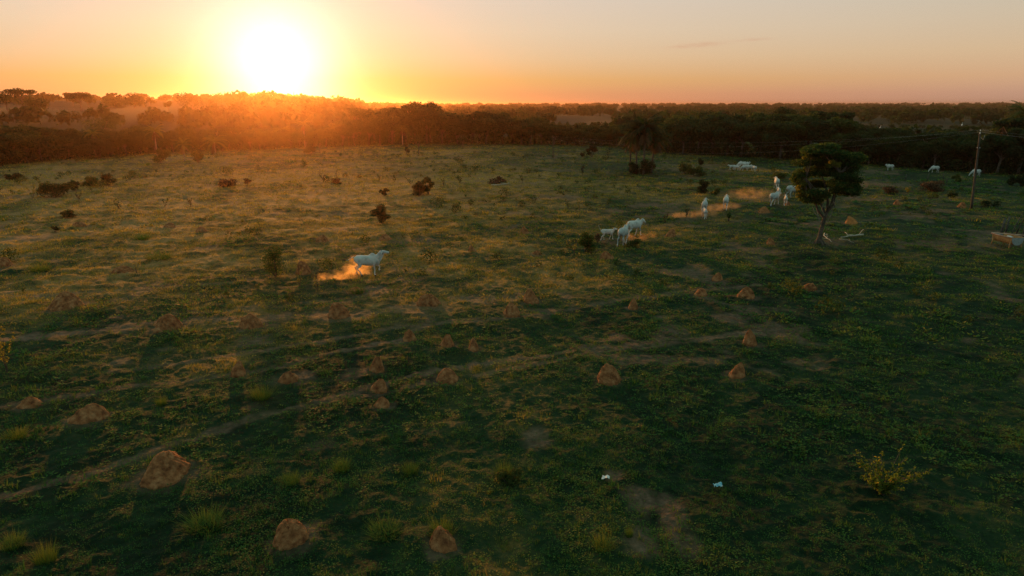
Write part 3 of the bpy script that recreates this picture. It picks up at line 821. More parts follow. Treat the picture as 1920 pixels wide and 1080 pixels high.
hill_tree('round_tree', 362, 206, 176, 44, 'broad dark tree on the hill at the left rim of the sun glow', lobes=12, low=.15)
hill_tree('round_tree', 418, 207, 176, 52, 'wide tree on the hill just left of the setting sun', lobes=12, low=.15)
hill_tree('round_tree', 452, 205, 180, 40, 'tree on the skyline directly under the left side of the sun', lobes=12, low=.15)
hill_tree('bushy_tree', 190, 245, 218, 70, 'broad dark tree with a flat head in the lit scrub below the hill fence', d=215, lobes=12, umbrella=False, flat=.45, low=.3)
rh = random.Random(17)
for i, (px, ty) in enumerate([(478,181),(500,183),(523,179),(545,182),(566,184),(588,186),(610,187),(632,188),(652,190)]):
    hill_tree('hillside_tree', px, 230, ty, rh.uniform(34, 46), ('first', 'second', 'third', 'fourth', 'fifth', 'sixth', 'seventh', 'eighth', 'ninth')[i]+' tree from the left on the rise glowing under the sun', d=rh.uniform(300, 360), leaves=1800, lobes=11, leaf=.55, low=.15)
for i, (px, ty, w, t) in enumerate([(800, 186, 36, 'ragged tree rising highest from the forest right of the sun'), (668, 190, 34, 'low flat tree top in the forest between the sun and the ragged highest tree'),
                                    (1318, 203, 40, 'rounded tree top standing out of the forest right of the palm clump'), (1472, 193, 40, 'round tree top standing highest in the forest left above the umbrella tree')]):
    hill_tree('emergent_tree', px, 250, ty, w, t, d=205, leaves=1800, lobes=11, leaf=.36)
# tiny trees all along the far skyline
rs = np.random.default_rng(91); proto = None
spots = []
for px in np.concatenate([rs.uniform(60, 430, 38), rs.uniform(600, 1920, 52)]):
    d = rs.uniform(520, 700) if px < 430 else rs.uniform(1300, 2300)
    az = math.degrees(math.atan2(ray(px, 195).x, ray(px, 195).y)); spots.append((px, azd(az, d), d))
protos = [tree('skyline_tree', 9, 8, rs, leaves=420, leaf=.9, lobes=7), tree('skyline_tree', 9, 9, rs, leaves=300, leaf=.9, lobes=6, umbrella=True, fork=.55), tree('skyline_tree', 9, 6, rs, leaves=380, leaf=.9, lobes=7, low=.2)]
for i, (px, p, d) in enumerate(spots):
    o = protos[i] if i < 3 else copy_tree(protos[i % 3]); h = rs.uniform(4.5, 7.5)*(1 if px < 430 else 1.6)
    place(o, p, h/9)
    k = ('rounded', 'umbrella-shaped', 'upright')[i % 3]
    z = 'on the hill skyline left of the sun' if px < 430 else ('on the far horizon right of the sun' if px < 1150 else 'on the far horizon at the right')
    tag(o, 'tiny '+k+' tree '+z, 'tree', 'tiny '+k+' trees '+z)

# ---- palms
def put_palm(px, base, top, txt, d=None, seed=1, fl=2.4, sc=1, **kw):
    rg = np.random.default_rng(seed); p = at(px, base)
    m = mpp(p); v = ray(px, top); h = CAMH+v.z/math.hypot(v.x, v.y)*math.hypot(p.x, p.y)-p.z
    o = palm('palm_tree', h-fl*.62, rg, fl=fl, **kw); o.location = (p.x, p.y, p.z-.05); tag(o, txt, 'palm'); return o
put_palm(1193, 327, 226, 'tall dark palm at the left of the clump in mid-pasture', seed=3, fl=3.4, nf=34, dryf=10, mat='leaf', tint0=.3, bark='bark', lean=(-.3, 0))
put_palm(1206, 329, 214, 'tallest palm in the middle of the clump in mid-pasture', seed=4, fl=3.5, nf=38, dryf=10, mat='leaf', tint0=.28, bark='bark')
put_palm(1221, 325, 236, 'palm at the right of the clump with reddish dead fronds', seed=5, fl=3.2, nf=32, dryf=12, mat='leaf', tint0=.3, bark='bark', lean=(.5, 0))
put_palm(1181, 322, 240, 'shorter palm behind the left of the clump in mid-pasture', seed=6, fl=3.0, nf=30, dryf=7, mat='leaf', tint0=.35, bark='bark')
put_palm(180, 296, 238, 'slim pale-stemmed palm before the left forest with a hanging frond', seed=7, fl=2.3, nf=13, dryf=3, tint0=.8)
put_palm(347, 303, 256, 'small palm with hanging fronds in the hazy pasture, left of the round bush', seed=8, fl=2.4, nf=13, dryf=4, tint0=.85, tr=.1)
put_palm(404, 290, 248, 'wide feathery palm at the forest edge, rightmost of the left three', seed=9, fl=3.4, nf=17, dryf=4, tint0=.85, tr=.13)
put_palm(295, 292, 232, 'bushy palm half hidden among the scrub of the left forest', seed=10, fl=2.6, nf=15, dryf=4, tint0=.8)
put_palm(1903, 314, 186, 'great palm rising over the forest at the right edge', seed=12, fl=3.8, nf=22, dryf=12, tint0=.4, mat='leaf_b', hang=.8)
put_palm(1868, 314, 218, 'lower palm beside the great palm at the right edge', seed=13, fl=2.8, nf=16, dryf=5, tint0=.3, mat='leaf')
put_palm(755, 272, 230, 'pale palm stem in the dark forest edge right of the sun', seed=14, fl=2.4, nf=12, dryf=4, tint0=.5)
put_palm(572, 277, 222, 'palm with a pale stem in the forest under the sun glow', seed=15, fl=2.4, nf=12, dryf=4, tint0=.5)

# ---- the lone tree with an umbrella of layered foliage
def lone_tree():
    rg = np.random.default_rng(44); p = at(1537, 458); m = mpp(p)
    root = empty('umbrella_tree', p); root.rotation_euler = (0, 0, 0)
    tag(root, 'lone tree with dark layered umbrella crown and forked trunk in the right pasture', 'tree')
    H = CAMH+ray(1545, 270).z/math.hypot(ray(1545, 270).x, ray(1545, 270).y)*math.hypot(p.x, p.y)-p.z
    u = H/187.0                                    # metres per photograph pixel of height here
    def W(px, py, dep=0): return upright_at(p, px, py, dep)
    mb = MB()
    mb.tube([W(1534, 466), W(1536, 450), W(1540, 430), W(1545, 412), W(1550, 398)], [.30, .19, .155, .15, .13], 12)
    for a in np.linspace(0, 6.28, 6)[:-1]:
        mb.tube([W(1536, 446), W(1536+18*math.cos(a)*.5, 456, 0)+np.array((0, math.sin(a)*.25, 0)), W(1536+34*math.cos(a)*.5, 461)+np.array((0, math.sin(a)*.5, -.05))], [.14, .1, .04], 6, cap=False)
    limbs = [[(1550, 398, 0), (1553, 380, .1), (1549, 355, .3), (1540, 325, .6)], [(1550, 400, 0), (1560, 378, -.2), (1566, 352, -.5), (1575, 325, -.9)],
             [(1548, 402, 0), (1540, 385, -.2), (1526, 360, -.6), (1512, 335, -1.0)], [(1551, 396, 0), (1552, 370, .5), (1560, 340, 1.2), (1590, 315, 1.8)],
             [(1546, 410, 0), (1534, 395, .2), (1528, 378, .5), (1515, 350, 1.3)], [(1552, 397, 0), (1562, 385, .1), (1566, 368, .3), (1558, 340, .9)]]
    for l in limbs: mb.tube([W(*q) for q in l], [.10, .08, .06, .04], 7, cap=False)
    ends = [W(*l[-1]) for l in limbs]
    C = []; Rr = []
    tiers = [(1545, 284, 34, 9), (1520, 287, 15, 8), (1572, 292, 24, 9), (1505, 304, 20, 10), (1545, 303, 36, 12), (1585, 305, 26, 10), (1604, 293, 17, 8), (1508, 326, 22, 9), (1545, 322, 38, 11), (1585, 328, 26, 10),
             (1603, 337, 17, 8), (1502, 345, 18, 9), (1535, 345, 26, 9), (1570, 344, 30, 10), (1505, 362, 17, 8), (1528, 363, 18, 7), (1590, 355, 20, 7), (1512, 375, 13, 6), (1498, 334, 13, 8), (1563, 276, 16, 6), (1535, 278, 16, 6),
             (1508, 372, 19, 9), (1528, 376, 17, 8), (1546, 366, 22, 9), (1572, 360, 22, 9), (1592, 362, 18, 7), (1612, 300, 14, 7), (1548, 275, 26, 9), (1522, 281, 16, 8), (1590, 316, 26, 12), (1600, 350, 16, 9)]
    for px, py, rx, rz in tiers:
        for k in range(2 if rx > 18 else 3):
            dep = rg.uniform(-1, 1)*max(.25, 2.0-abs((px-1550)*m)*.55)
            c = W(px+rg.uniform(-6, 6), py+rg.uniform(-3, 3), dep); r = rx*m*rg.uniform(.6, .95)
            C.append(c); Rr.append((r, r, rz*u*rg.uniform(.65, 1.1)))
            e = min(ends, key=lambda q: np.linalg.norm(q-c)); mb.tube([e, (e+c)/2+(0, 0, -.08), c-(0, 0, .05)], [.04, .028, .012], 5, cap=False)
    mb.build('trunk', MT['bark'], root)
    db = MB()
    for q in ([(1552, 415), (1560, 398), (1566, 385), (1571, 378)], [(1541, 425), (1534, 405), (1531, 390)], [(1546, 405), (1541, 392), (1543, 378)], [(1566, 388), (1562, 376), (1565, 366)], [(1536, 408), (1528, 400), (1524, 388)]):
        db.tube([W(a, b, -.25) for a, b in q], list(np.linspace(.05, .02, len(q))), 6)
    db.build('dead_branches', MT['pale_bark'], root)
    V, Q, t = leaf_cloud(C, Rr, 42000, .115, rg, tint0=.34, tvar=.2, shell=.3, upb=.35)
    mesh('crown', V, Q, MT['leaf_lone'], root, tint=t)
    # yellowing clusters
    C = [W(*q) for q in ((1560, 305, -1.4), (1571, 308, -1.3), (1553, 310, -1.5), (1500, 338, -.7), (1508, 345, -.9), (1497, 352, -.6), (1498, 366, -.6), (1516, 292, -.7), (1508, 297, -.6), (1560, 357, -1.0))]
    V, Q, t = leaf_cloud(C, np.array([.30, .28, .24, .3, .32, .26, .3, .24, .2, .16]), 1500, .10, rg, tint0=.6, shell=.2)
    mesh('yellow_leaves', V, Q, MT['leaf_y'], root, tint=t)
lone_tree()
def branch(px1, py1, px2, py2, r, txt, seed, cat='fallen branch', twigs=3):
    rg = np.random.default_rng(seed); a, b = at(px1, py1), at(px2, py2); o = Vector((a+b)/2); mb = MB()
    P = []
    for u in np.linspace(0, 1, 7):
        q = a.lerp(b, float(u)); P.append((q.x-o.x+rg.normal(0, .04), q.y-o.y+rg.normal(0, .04), gz(q.x, q.y)-o.z+r*.8+.06+.05*rg.uniform()))
    mb.tube(P, list(np.linspace(r, r*.45, 7)), 8)
    for k in range(twigs):
        s = np.array(P[rg.integers(1, 6)]); d = rg.normal(0, 1, 3)*.45; d[2] = abs(d[2])*.35; mb.tube([s, s+d*.6+(0, 0, .05), s+d], [r*.45, r*.35, r*.18], 5)
    ob = mb.build('fallen_branch', MT['dead']); ob.location = o; tag(ob, txt, cat)
branch(1618, 443, 1577, 448, .085, 'thick bleached branch lying in the grass right of the lone tree', 1, twigs=3)
branch(1545, 443, 1558, 456, .05, 'bleached forked branch leaning at the foot of the lone tree', 2, twigs=4)
branch(1570, 452, 1600, 457, .03, 'thin pale stick in front of the thick bleached branch', 3, twigs=2)
branch(922, 349, 955, 347, .08, 'pale fallen log lying below the dark brush pile', 4, twigs=5)
# ------------------------------------------------------------------ termite mounds
def mound(w, h, seed, mat):
    rg = np.random.default_rng(seed); nr, na = (52, 110) if w > .7 else (26, 52)
    r = np.linspace(0, 1, nr); a = np.linspace(0, 2*math.pi, na, endpoint=False)
    sharp = rg.uniform(1.7, 2.9); px_, py_ = rg.normal(0, .10, 2); sk = rg.uniform(.85, 1.18)
    RR, AA = np.meshgrid(r, a, indexing='ij')
    pr = 1-RR**sharp; pr = pr*(1-.12*RR)
    cx, cy = np.cos(AA), np.sin(AA)
    k = 1+.22*(vnoise(cx*1.6+seed, cy*1.6, seed)-.5)+.07*(vnoise(cx*5+seed, cy*5, seed+1)-.5)
    X = RR*cx*w/2*k*sk+px_*w*(1-RR); Y = RR*cy*w/2*k/sk+py_*w*(1-RR)
    Z = pr*h
    ln = (fbm(X/w*4+seed, Y/w*4+Z/h*2, 3, seed)-.5)
    fine = (fbm(X/w*14+seed, Y/w*14+Z/h*6, 2, seed+4)-.5)
    ck = np.abs(fbm(X/w*6+seed*2, Y/w*6+Z/h*3, 2, seed+9)-.5)
    Z = Z*(1+.42*ln*(1-RR*.4))+fine*.10*h*(1-RR**4)-.09*h*(1-sstep(0, .05, ck))*(1-RR**3)
    Z = Z+(vnoise(X*16+seed, Y*16+Z*9, seed+5)-.5)*.035*h*(1-RR**6)+(vnoise(X*34+seed, Y*34+Z*20, seed+6)-.5)*.03*h*(1-RR**6)
    sh = 1+.16*ln*2+.10*(vnoise(cx*9+seed, cy*9+Z/h*6, seed+7)-.5); X = X*sh; Y = Y*sh
    Z[-1] = -.16-.05*h
    V = np.stack([X, Y, Z], -1).reshape(-1, 3)
    i = np.arange(nr-1)[:, None]; j = np.arange(na)[None]; j2 = (j+1) % na
    Q = np.stack([i*na+j, (i+1)*na+j, (i+1)*na+j2, i*na+j2], -1).reshape(-1, 4)
    return mesh('termite_mound', V, Q, MT[mat], smooth=True)
for i, (x, y, r_, W_, H_, txt, mt) in enumerate(MOUND_POS):
    o = mound(W_*1.05, H_, 100+i, 'mound' if mt == 'm' else 'mound_lit'); o.location = (x, y, gz(x, y)); o.rotation_euler = (0, 0, i*1.3)
    tag(o, txt, 'termite mound')
build_grass()

# ------------------------------------------------------------------ cattle
def cow_mesh(pose, thin=1.0, calf=False):
    """one closed skin: tubes and lobes fused by a voxel remesh. x forward, z up"""
    mb = MB(); ws = thin
    sp = [(-.86, 1.16, .05, .05), (-.82, 1.14, .17, .13), (-.70, 1.12, .27, .215), (-.5, 1.09, .31, .25), (-.25, 1.05, .335, .275), (0, 1.02, .35, .285), (.22, 1.02, .355, .265),
          (.42, 1.03, .35, .225), (.58, 1.04, .30, .18), (.70, 1.06, .21, .13), (.76, 1.08, .10, .08)]
    if calf: sp = [(a, b+.03, c*.82, d*.80) for a, b, c, d in sp]
    mb.tube([(a, 0, b) for a, b, c, d in sp], [(d*ws, c) for a, b, c, d in sp], 18)
    if not calf: mb.blob((.36, 0, 1.40), (.17, .085, .13)); mb.blob((.28, 0, 1.36), (.20, .09, .09))
    hd = pose['head']                              # poll position and muzzle direction
    poll = np.array(hd[0]); md = np.array(hd[1], float); md /= np.linalg.norm(md)
    base = np.array((.52, 0, 1.12)); mid = (base+poll)/2+np.array((.03, 0, -.04))
    nk = .82 if calf else 1
    mb.tube([base-(.12, 0, 0), base+(0, 0, .03), mid, poll-md*.02, poll+md*.04], [(.15*nk, .30*nk), (.14*nk, .26*nk), (.105*nk, .18*nk), (.085, .125), (.07, .09)], 14)
    if not calf: mb.tube([poll+md*.10+(0, 0, -.13), mid+(.10, 0, -.20), (.74, 0, .98), (.70, 0, .78), (.56, 0, .66)], [(.02, .05), (.022, .09), (.024, .12), (.024, .10), (.02, .04)], 8)
    L = .50 if not calf else .36
    mb.tube([poll-md*.07, poll+md*.03, poll+md*L*.35, poll+md*L*.65, poll+md*L*.92, poll+md*L], [(.075, .09), (.098, .12), (.088, .115), (.062, .085), (.062, .072), (.04, .045)], 12)
    sd = np.array((0, 1, 0)); upv = np.cross(md, sd); upv = upv if upv[2] > 0 else -upv
    es = 1 if not calf else .85
    for s in (-1, 1):                              # long drooping zebu ears
        e = poll+md*.02+sd*s*.085+upv*.01
        mb.tube([e, e+sd*s*.08*es-upv*.04+(-.02, 0, 0), e+sd*s*.15*es-upv*.12, e+sd*s*.17*es-upv*.21], [(.03, .02), (.045, .02), (.045, .018), (.012, .012)], 8)
    for key, r0 in (('fl', 1), ('fr', 1)):
        J = [np.array(q) for q in pose[key]]
        mb.tube(J, [(.085, .17), (.075, .10), (.052, .06), (.034, .04), (.042, .044), (.052, .055)], 10, up=(1, 0, 0))
    for key in ('hl', 'hr'):
        J = [np.array(q) for q in pose[key]]
        mb.tube(J, [(.13, .20), (.115, .17), (.065, .085), (.05, .06), (.036, .042), (.045, .048), (.052, .056)], 10, up=(1, 0, 0))
    T_ = [np.array(q) for q in pose['tail']]
    mb.tube(T_, list(np.linspace(.034, .02, len(T_))), 7)
    if not calf: mb.blob((-.38, 0, .80), (.14, .12, .08))   # udder
    me_o = mb.build('tmp', MT['hide'])
    rm = me_o.modifiers.new('r', 'REMESH'); rm.mode = 'VOXEL'; rm.voxel_size = .021; rm.use_smooth_shade = True
    sm = me_o.modifiers.new('s', 'SMOOTH'); sm.factor = .5; sm.iterations = 3
    dg = bpy.context.evaluated_depsgraph_get(); dg.update()
    me = bpy.data.meshes.new_from_object(me_o.evaluated_get(dg)); bpy.data.objects.remove(me_o)
    me.name = 'body'
    return me, dict(poll=poll, md=md, upv=upv, sd=sd, L=L, tail=T_)
def fleg(y, dx=(0, 0, 0, 0), lift=0.):
    return [(.47, y*.75, 1.02), (.44, y, .80), (.46+dx[0], y, .62), (.48+dx[1], y*.95, .40+lift), (.46+dx[2], y*.92, .12+lift), (.49+dx[3], y*.92, .03+lift)]
def hleg(y, dx=(0, 0, 0, 0), lift=0.):
    return [(-.60, y*.62, 1.06), (-.52+dx[0]*.3, y*.85, .88), (-.50+dx[0], y, .68), (-.70+dx[1], y, .50+lift), (-.64+dx[2], y*.95, .28+lift), (-.66+dx[3], y*.95, .11+lift), (-.62+dx[3], y*.95, .03+lift)]
POSES = {
 # walking: legs in two diagonal pairs
 'walk': dict(head=((1.02, 0, 1.42), (.86, 0, -.5)), fl=fleg(.15, (.06, .14, .22, .24)), fr=fleg(-.15, (-.02, -.06, -.22, -.24)), hl=hleg(.16, (-.02, -.06, -.14, -.22)), hr=hleg(-.16, (.08, .18, .22, .24)),
     tail=[(-.84, 0, 1.22), (-.93, .01, 1.10), (-.94, .02, .85), (-.92, .03, .62)]),
 'walk_b': dict(head=((1.0, .06, 1.36), (.8, .12, -.62)), fl=fleg(.15, (-.03, -.08, -.2, -.22)), fr=fleg(-.15, (.06, .12, .12, .2), .06), hl=hleg(.17, (.08, .16, .22, .26)), hr=hleg(-.17, (-.02, -.08, -.18, -.26)),
     tail=[(-.84, 0, 1.22), (-.96, -.03, 1.12), (-1.0, -.08, .9), (-.96, -.12, .68)]),
 # trotting with head thrown up, tail streaming, one foreleg folded
 'trot': dict(head=((.98, 0, 1.60), (.93, 0, -.12)), fr=fleg(-.14, (.0, .01, -.0, .02)), fl=[(.47, .11, 1.02), (.50, .15, .80), (.64, .15, .66), (.80, .14, .56), (.72, .14, .36), (.80, .14, .30)],
     hl=hleg(.15, (-.06, -.16, -.08, -.12), .02), hr=hleg(-.16, (.06, .04, .16, .24), .0),
     tail=[(-.84, 0, 1.26), (-.98, 0, 1.24), (-1.12, 0, 1.15), (-1.26, .0, 1.06), (-1.40, 0, 1.08)]),
 'graze': dict(head=((1.12, 0, .62), (.35, 0, -.94)), fl=fleg(.15, (.04, .08, .12, .14)), fr=fleg(-.15, (-.02, -.05, -.12, -.12)), hl=hleg(.16, (0, 0, -.02, -.02)), hr=hleg(-.16, (.04, .1, .12, .12)),
     tail=[(-.84, 0, 1.22), (-.92, 0, 1.08), (-.92, 0, .82), (-.90, 0, .56)]),
 'stand': dict(head=((1.0, .10, 1.44), (.75, .4, -.42)), fl=fleg(.15, (0, .02, .02, .04)), fr=fleg(-.15, (0, -.02, -.05, -.04)), hl=hleg(.16), hr=hleg(-.16, (.03, .06, .07, .07)),
     tail=[(-.84, 0, 1.22), (-.92, 0, 1.08), (-.92, 0, .82), (-.90, 0, .56)]),
}
CALF = dict(POSES['walk_b'], head=((.86, 0, 1.38), (.9, 0, -.3)), tail=[(-.84, 0, 1.22), (-.98, 0, 1.38), (-1.04, 0, 1.55), (-1.10, 0, 1.66)])
CALF2 = dict(POSES['walk'], head=((.86, 0, 1.36), (.85, 0, -.45)))
CM = {k: cow_mesh(v) for k, v in POSES.items()}
CM['calf'] = cow_mesh(CALF, .8, True); CM['calf_b'] = cow_mesh(CALF2, .8, True)
PROTO = {}
def cow(kind, mat='hide'):
    if (kind, mat) in PROTO:
        return copy_tree(PROTO[(kind, mat)])
    me, k = CM[kind]; calf = kind.startswith('calf')
    root = empty('calf' if calf else 'cow')
    if mat != 'hide': me = me.copy()
    me.materials.clear(); me.materials.append(MT[mat])
    b = bpy.data.objects.new('body', me); col.objects.link(b); b.parent = root
    md, poll, sd, up, L = k['md'], k['poll'], k['sd'], k['upv'], k['L']
    if not calf:
        for s in (-1, 1):
            h = MB(); q = poll+md*-.03+sd*s*.05+up*.08
            h.tube([q, q+sd*s*.05+up*.05-md*.02, q+sd*s*.07+up*.13-md*.05], [.022, .018, .006], 7); h.build('horn', MT['horn'], root)
    for s in (-1, 1):
        e = MB(); e.blob(poll+md*L*.28+sd*s*.085+up*.05, .017, 8, 6); e.build('eye', MT['hoof'], root)
    nz = MB(); nz.blob(poll+md*(L+.005), (.04, .045, .04), 8, 6); nz.build('muzzle', MT['hoof'], root)
    pz = POSES.get(kind) or (CALF if kind == 'calf' else CALF2)
    for key in ('fl', 'fr', 'hl', 'hr'):
        q = np.array(pz[key][-1]); h = MB(); h.tube([q+(0, 0, .035), q+(.012, 0, -.04)], [.053, .062], 9); h.build('hoof', MT['hoof'], root)
    t = k['tail']; d = t[-1]-t[-2]; d = d/np.linalg.norm(d); tf = MB()
    tf.tube([t[-1]-d*.03, t[-1]+d*.08, t[-1]+d*.2], [.022, .038, .008], 8); tf.build('tail_tuft', MT['hoof' if not calf else 'hide_g'], root)
    PROTO[(kind, mat)] = root
    return root
def put_cow(kind, px, py, heading, txt, s=1.0, mat='hide', group=None, first_free={}):
    """heading in degrees: 0 = walks to the right of the picture, 90 = away from the camera"""
    o = cow(kind, mat); p = at(px, py); z = gz(p.x, p.y)
    o.location = (p.x, p.y, z+.03*s); o.scale = (s,)*3; o.rotation_euler = (0, 0, R(heading))
    tag(o, txt, 'calf' if kind.startswith('calf') else 'cow', group); return o
G = 'white cattle walking along the dusty trail'
put_cow('trot', 690, 516, 4, 'white cow running to the right with head up and tail out, dust at its heels', 1.0, group=G)
put_cow('calf', 1139, 452, 12, 'white calf with its tail raised, left of two cows', .70, group=G)
put_cow('walk', 1168, 460, 62, 'greyish white cow walking away, nearest of the pair behind the calf with raised tail', 1.06, 'hide_g', group=G)
put_cow('walk_b', 1189, 444, 35, 'white cow just ahead of the greyish one, half hidden behind it', 1.02, group=G)
put_cow('walk', 1320, 404, 70, 'greyish cow with a white calf directly at its tail on the dusty trail', 1.08, 'hide_g', group=G)
put_cow('calf_b', 1321, 410, 85, 'white calf following right behind a greyish cow in the dust', .74, group=G)
put_cow('walk_b', 1360, 394, 68, 'single white cow walking away between two groups of cattle', 1.05, group=G)
put_cow('walk', 1455, 356, 80, 'white cow farthest up the trail, left of the lone tree', 1.05, group=G)
put_cow('calf_b', 1459, 369, 78, 'white calf directly below the farthest cow on the trail', .78, group=G)
put_cow('walk_b', 1451, 387, 40, 'greyish white cow with a dark tail, lowest left of the group at the lone tree', 1.05, 'hide_g', group=G)
put_cow('calf_b', 1472, 386, 72, 'white calf standing nearest to the lone tree beside a greyish cow', .82, group=G)
put_cow('walk', 1487, 372, 8, 'grey cow broadside, partly hidden behind the lone tree crown', 1.08, 'hide_g', group=G)
H_ = 'white cattle far out before the dark forest'
for kind, px, py, hd, s, txt in [('calf_b', 1372, 320, 175, .85, 'leftmost small white calf of the huddled far group'), ('calf_b', 1380, 320, 10, .85, 'second white calf from the left in the huddled far group'),
     ('graze', 1391, 318, 180, 1.1, 'large white cow behind the calves of the huddled far group'), ('stand', 1398, 318, 20, 1.0, 'white cow looking up behind the middle of the huddled far group'),
     ('graze', 1396, 321, 185, .85, 'small white cow grazing in the middle of the huddled far group'), ('graze', 1405, 321, 10, .9, 'white cow grazing on the right of the huddled far group'),
     ('stand', 1414, 323, 100, .85, 'rightmost white cow of the huddled far group, seen end-on'),
     ('stand', 1668, 320, 182, 1.05, 'white cow facing left in the far field right of the lone tree'), ('graze', 1752, 324, 175, 1.1, 'white cow grazing far out between the lone tree and the leaning pole'),
     ('graze', 1829, 331, 178, 1.15, 'white cow grazing behind the leaning pole'), ]:
    put_cow(kind, px, py, hd, txt, s*(.80 if px < 1500 else .70), group=H_)
v = ray(1752, 219); put_cow('stand', 1752, 220, 170, 'tiny white cow on the far pasture above the forest at the right', 1.6, group=H_)

# ---- white egrets resting in the tree tops
def egret():
    root = empty('egret')
    b = MB(); b.tube([(-.30, 0, .28), (-.16, 0, .36), (0, 0, .46), (.10, 0, .54), (.09, 0, .66), (.03, 0, .76), (.08, 0, .86), (.17, 0, .85)], [.02, .09, .11, .06, .032, .026, .04, .025], 9)
    b.build('body', MT['white'], root)
    k = MB(); k.tube([(.16, 0, .85), (.30, 0, .83)], [.016, .004], 6); k.build('beak', MT['beak'], root)
    for s in (-1, 1):
        l = MB(); l.tube([(-.02, s*.04, .40), (-.04, s*.04, .18), (-.01, s*.04, -.05)], [.014, .011, .010], 6); l.build('leg', MT['hoof'], root)
    return root
eg = None
for px, py, d, txt in [(1651, 237, 128, 'white egret perched in the forest top right of the lone tree'), (1804, 232, 124, 'white egret perched above the forest left of the leaning pole')]:
    o = egret() if eg is None else copy_tree(eg); eg = eg or o
    q = ray(px, py); k = d/math.hypot(q.x, q.y)
    o.location = (q.x*k, q.y*k, CAMH+q.z*k-.5); o.scale = (.8,)*3; o.rotation_euler = (0, 0, px); tag(o, txt, 'bird', 'egrets resting in the forest')

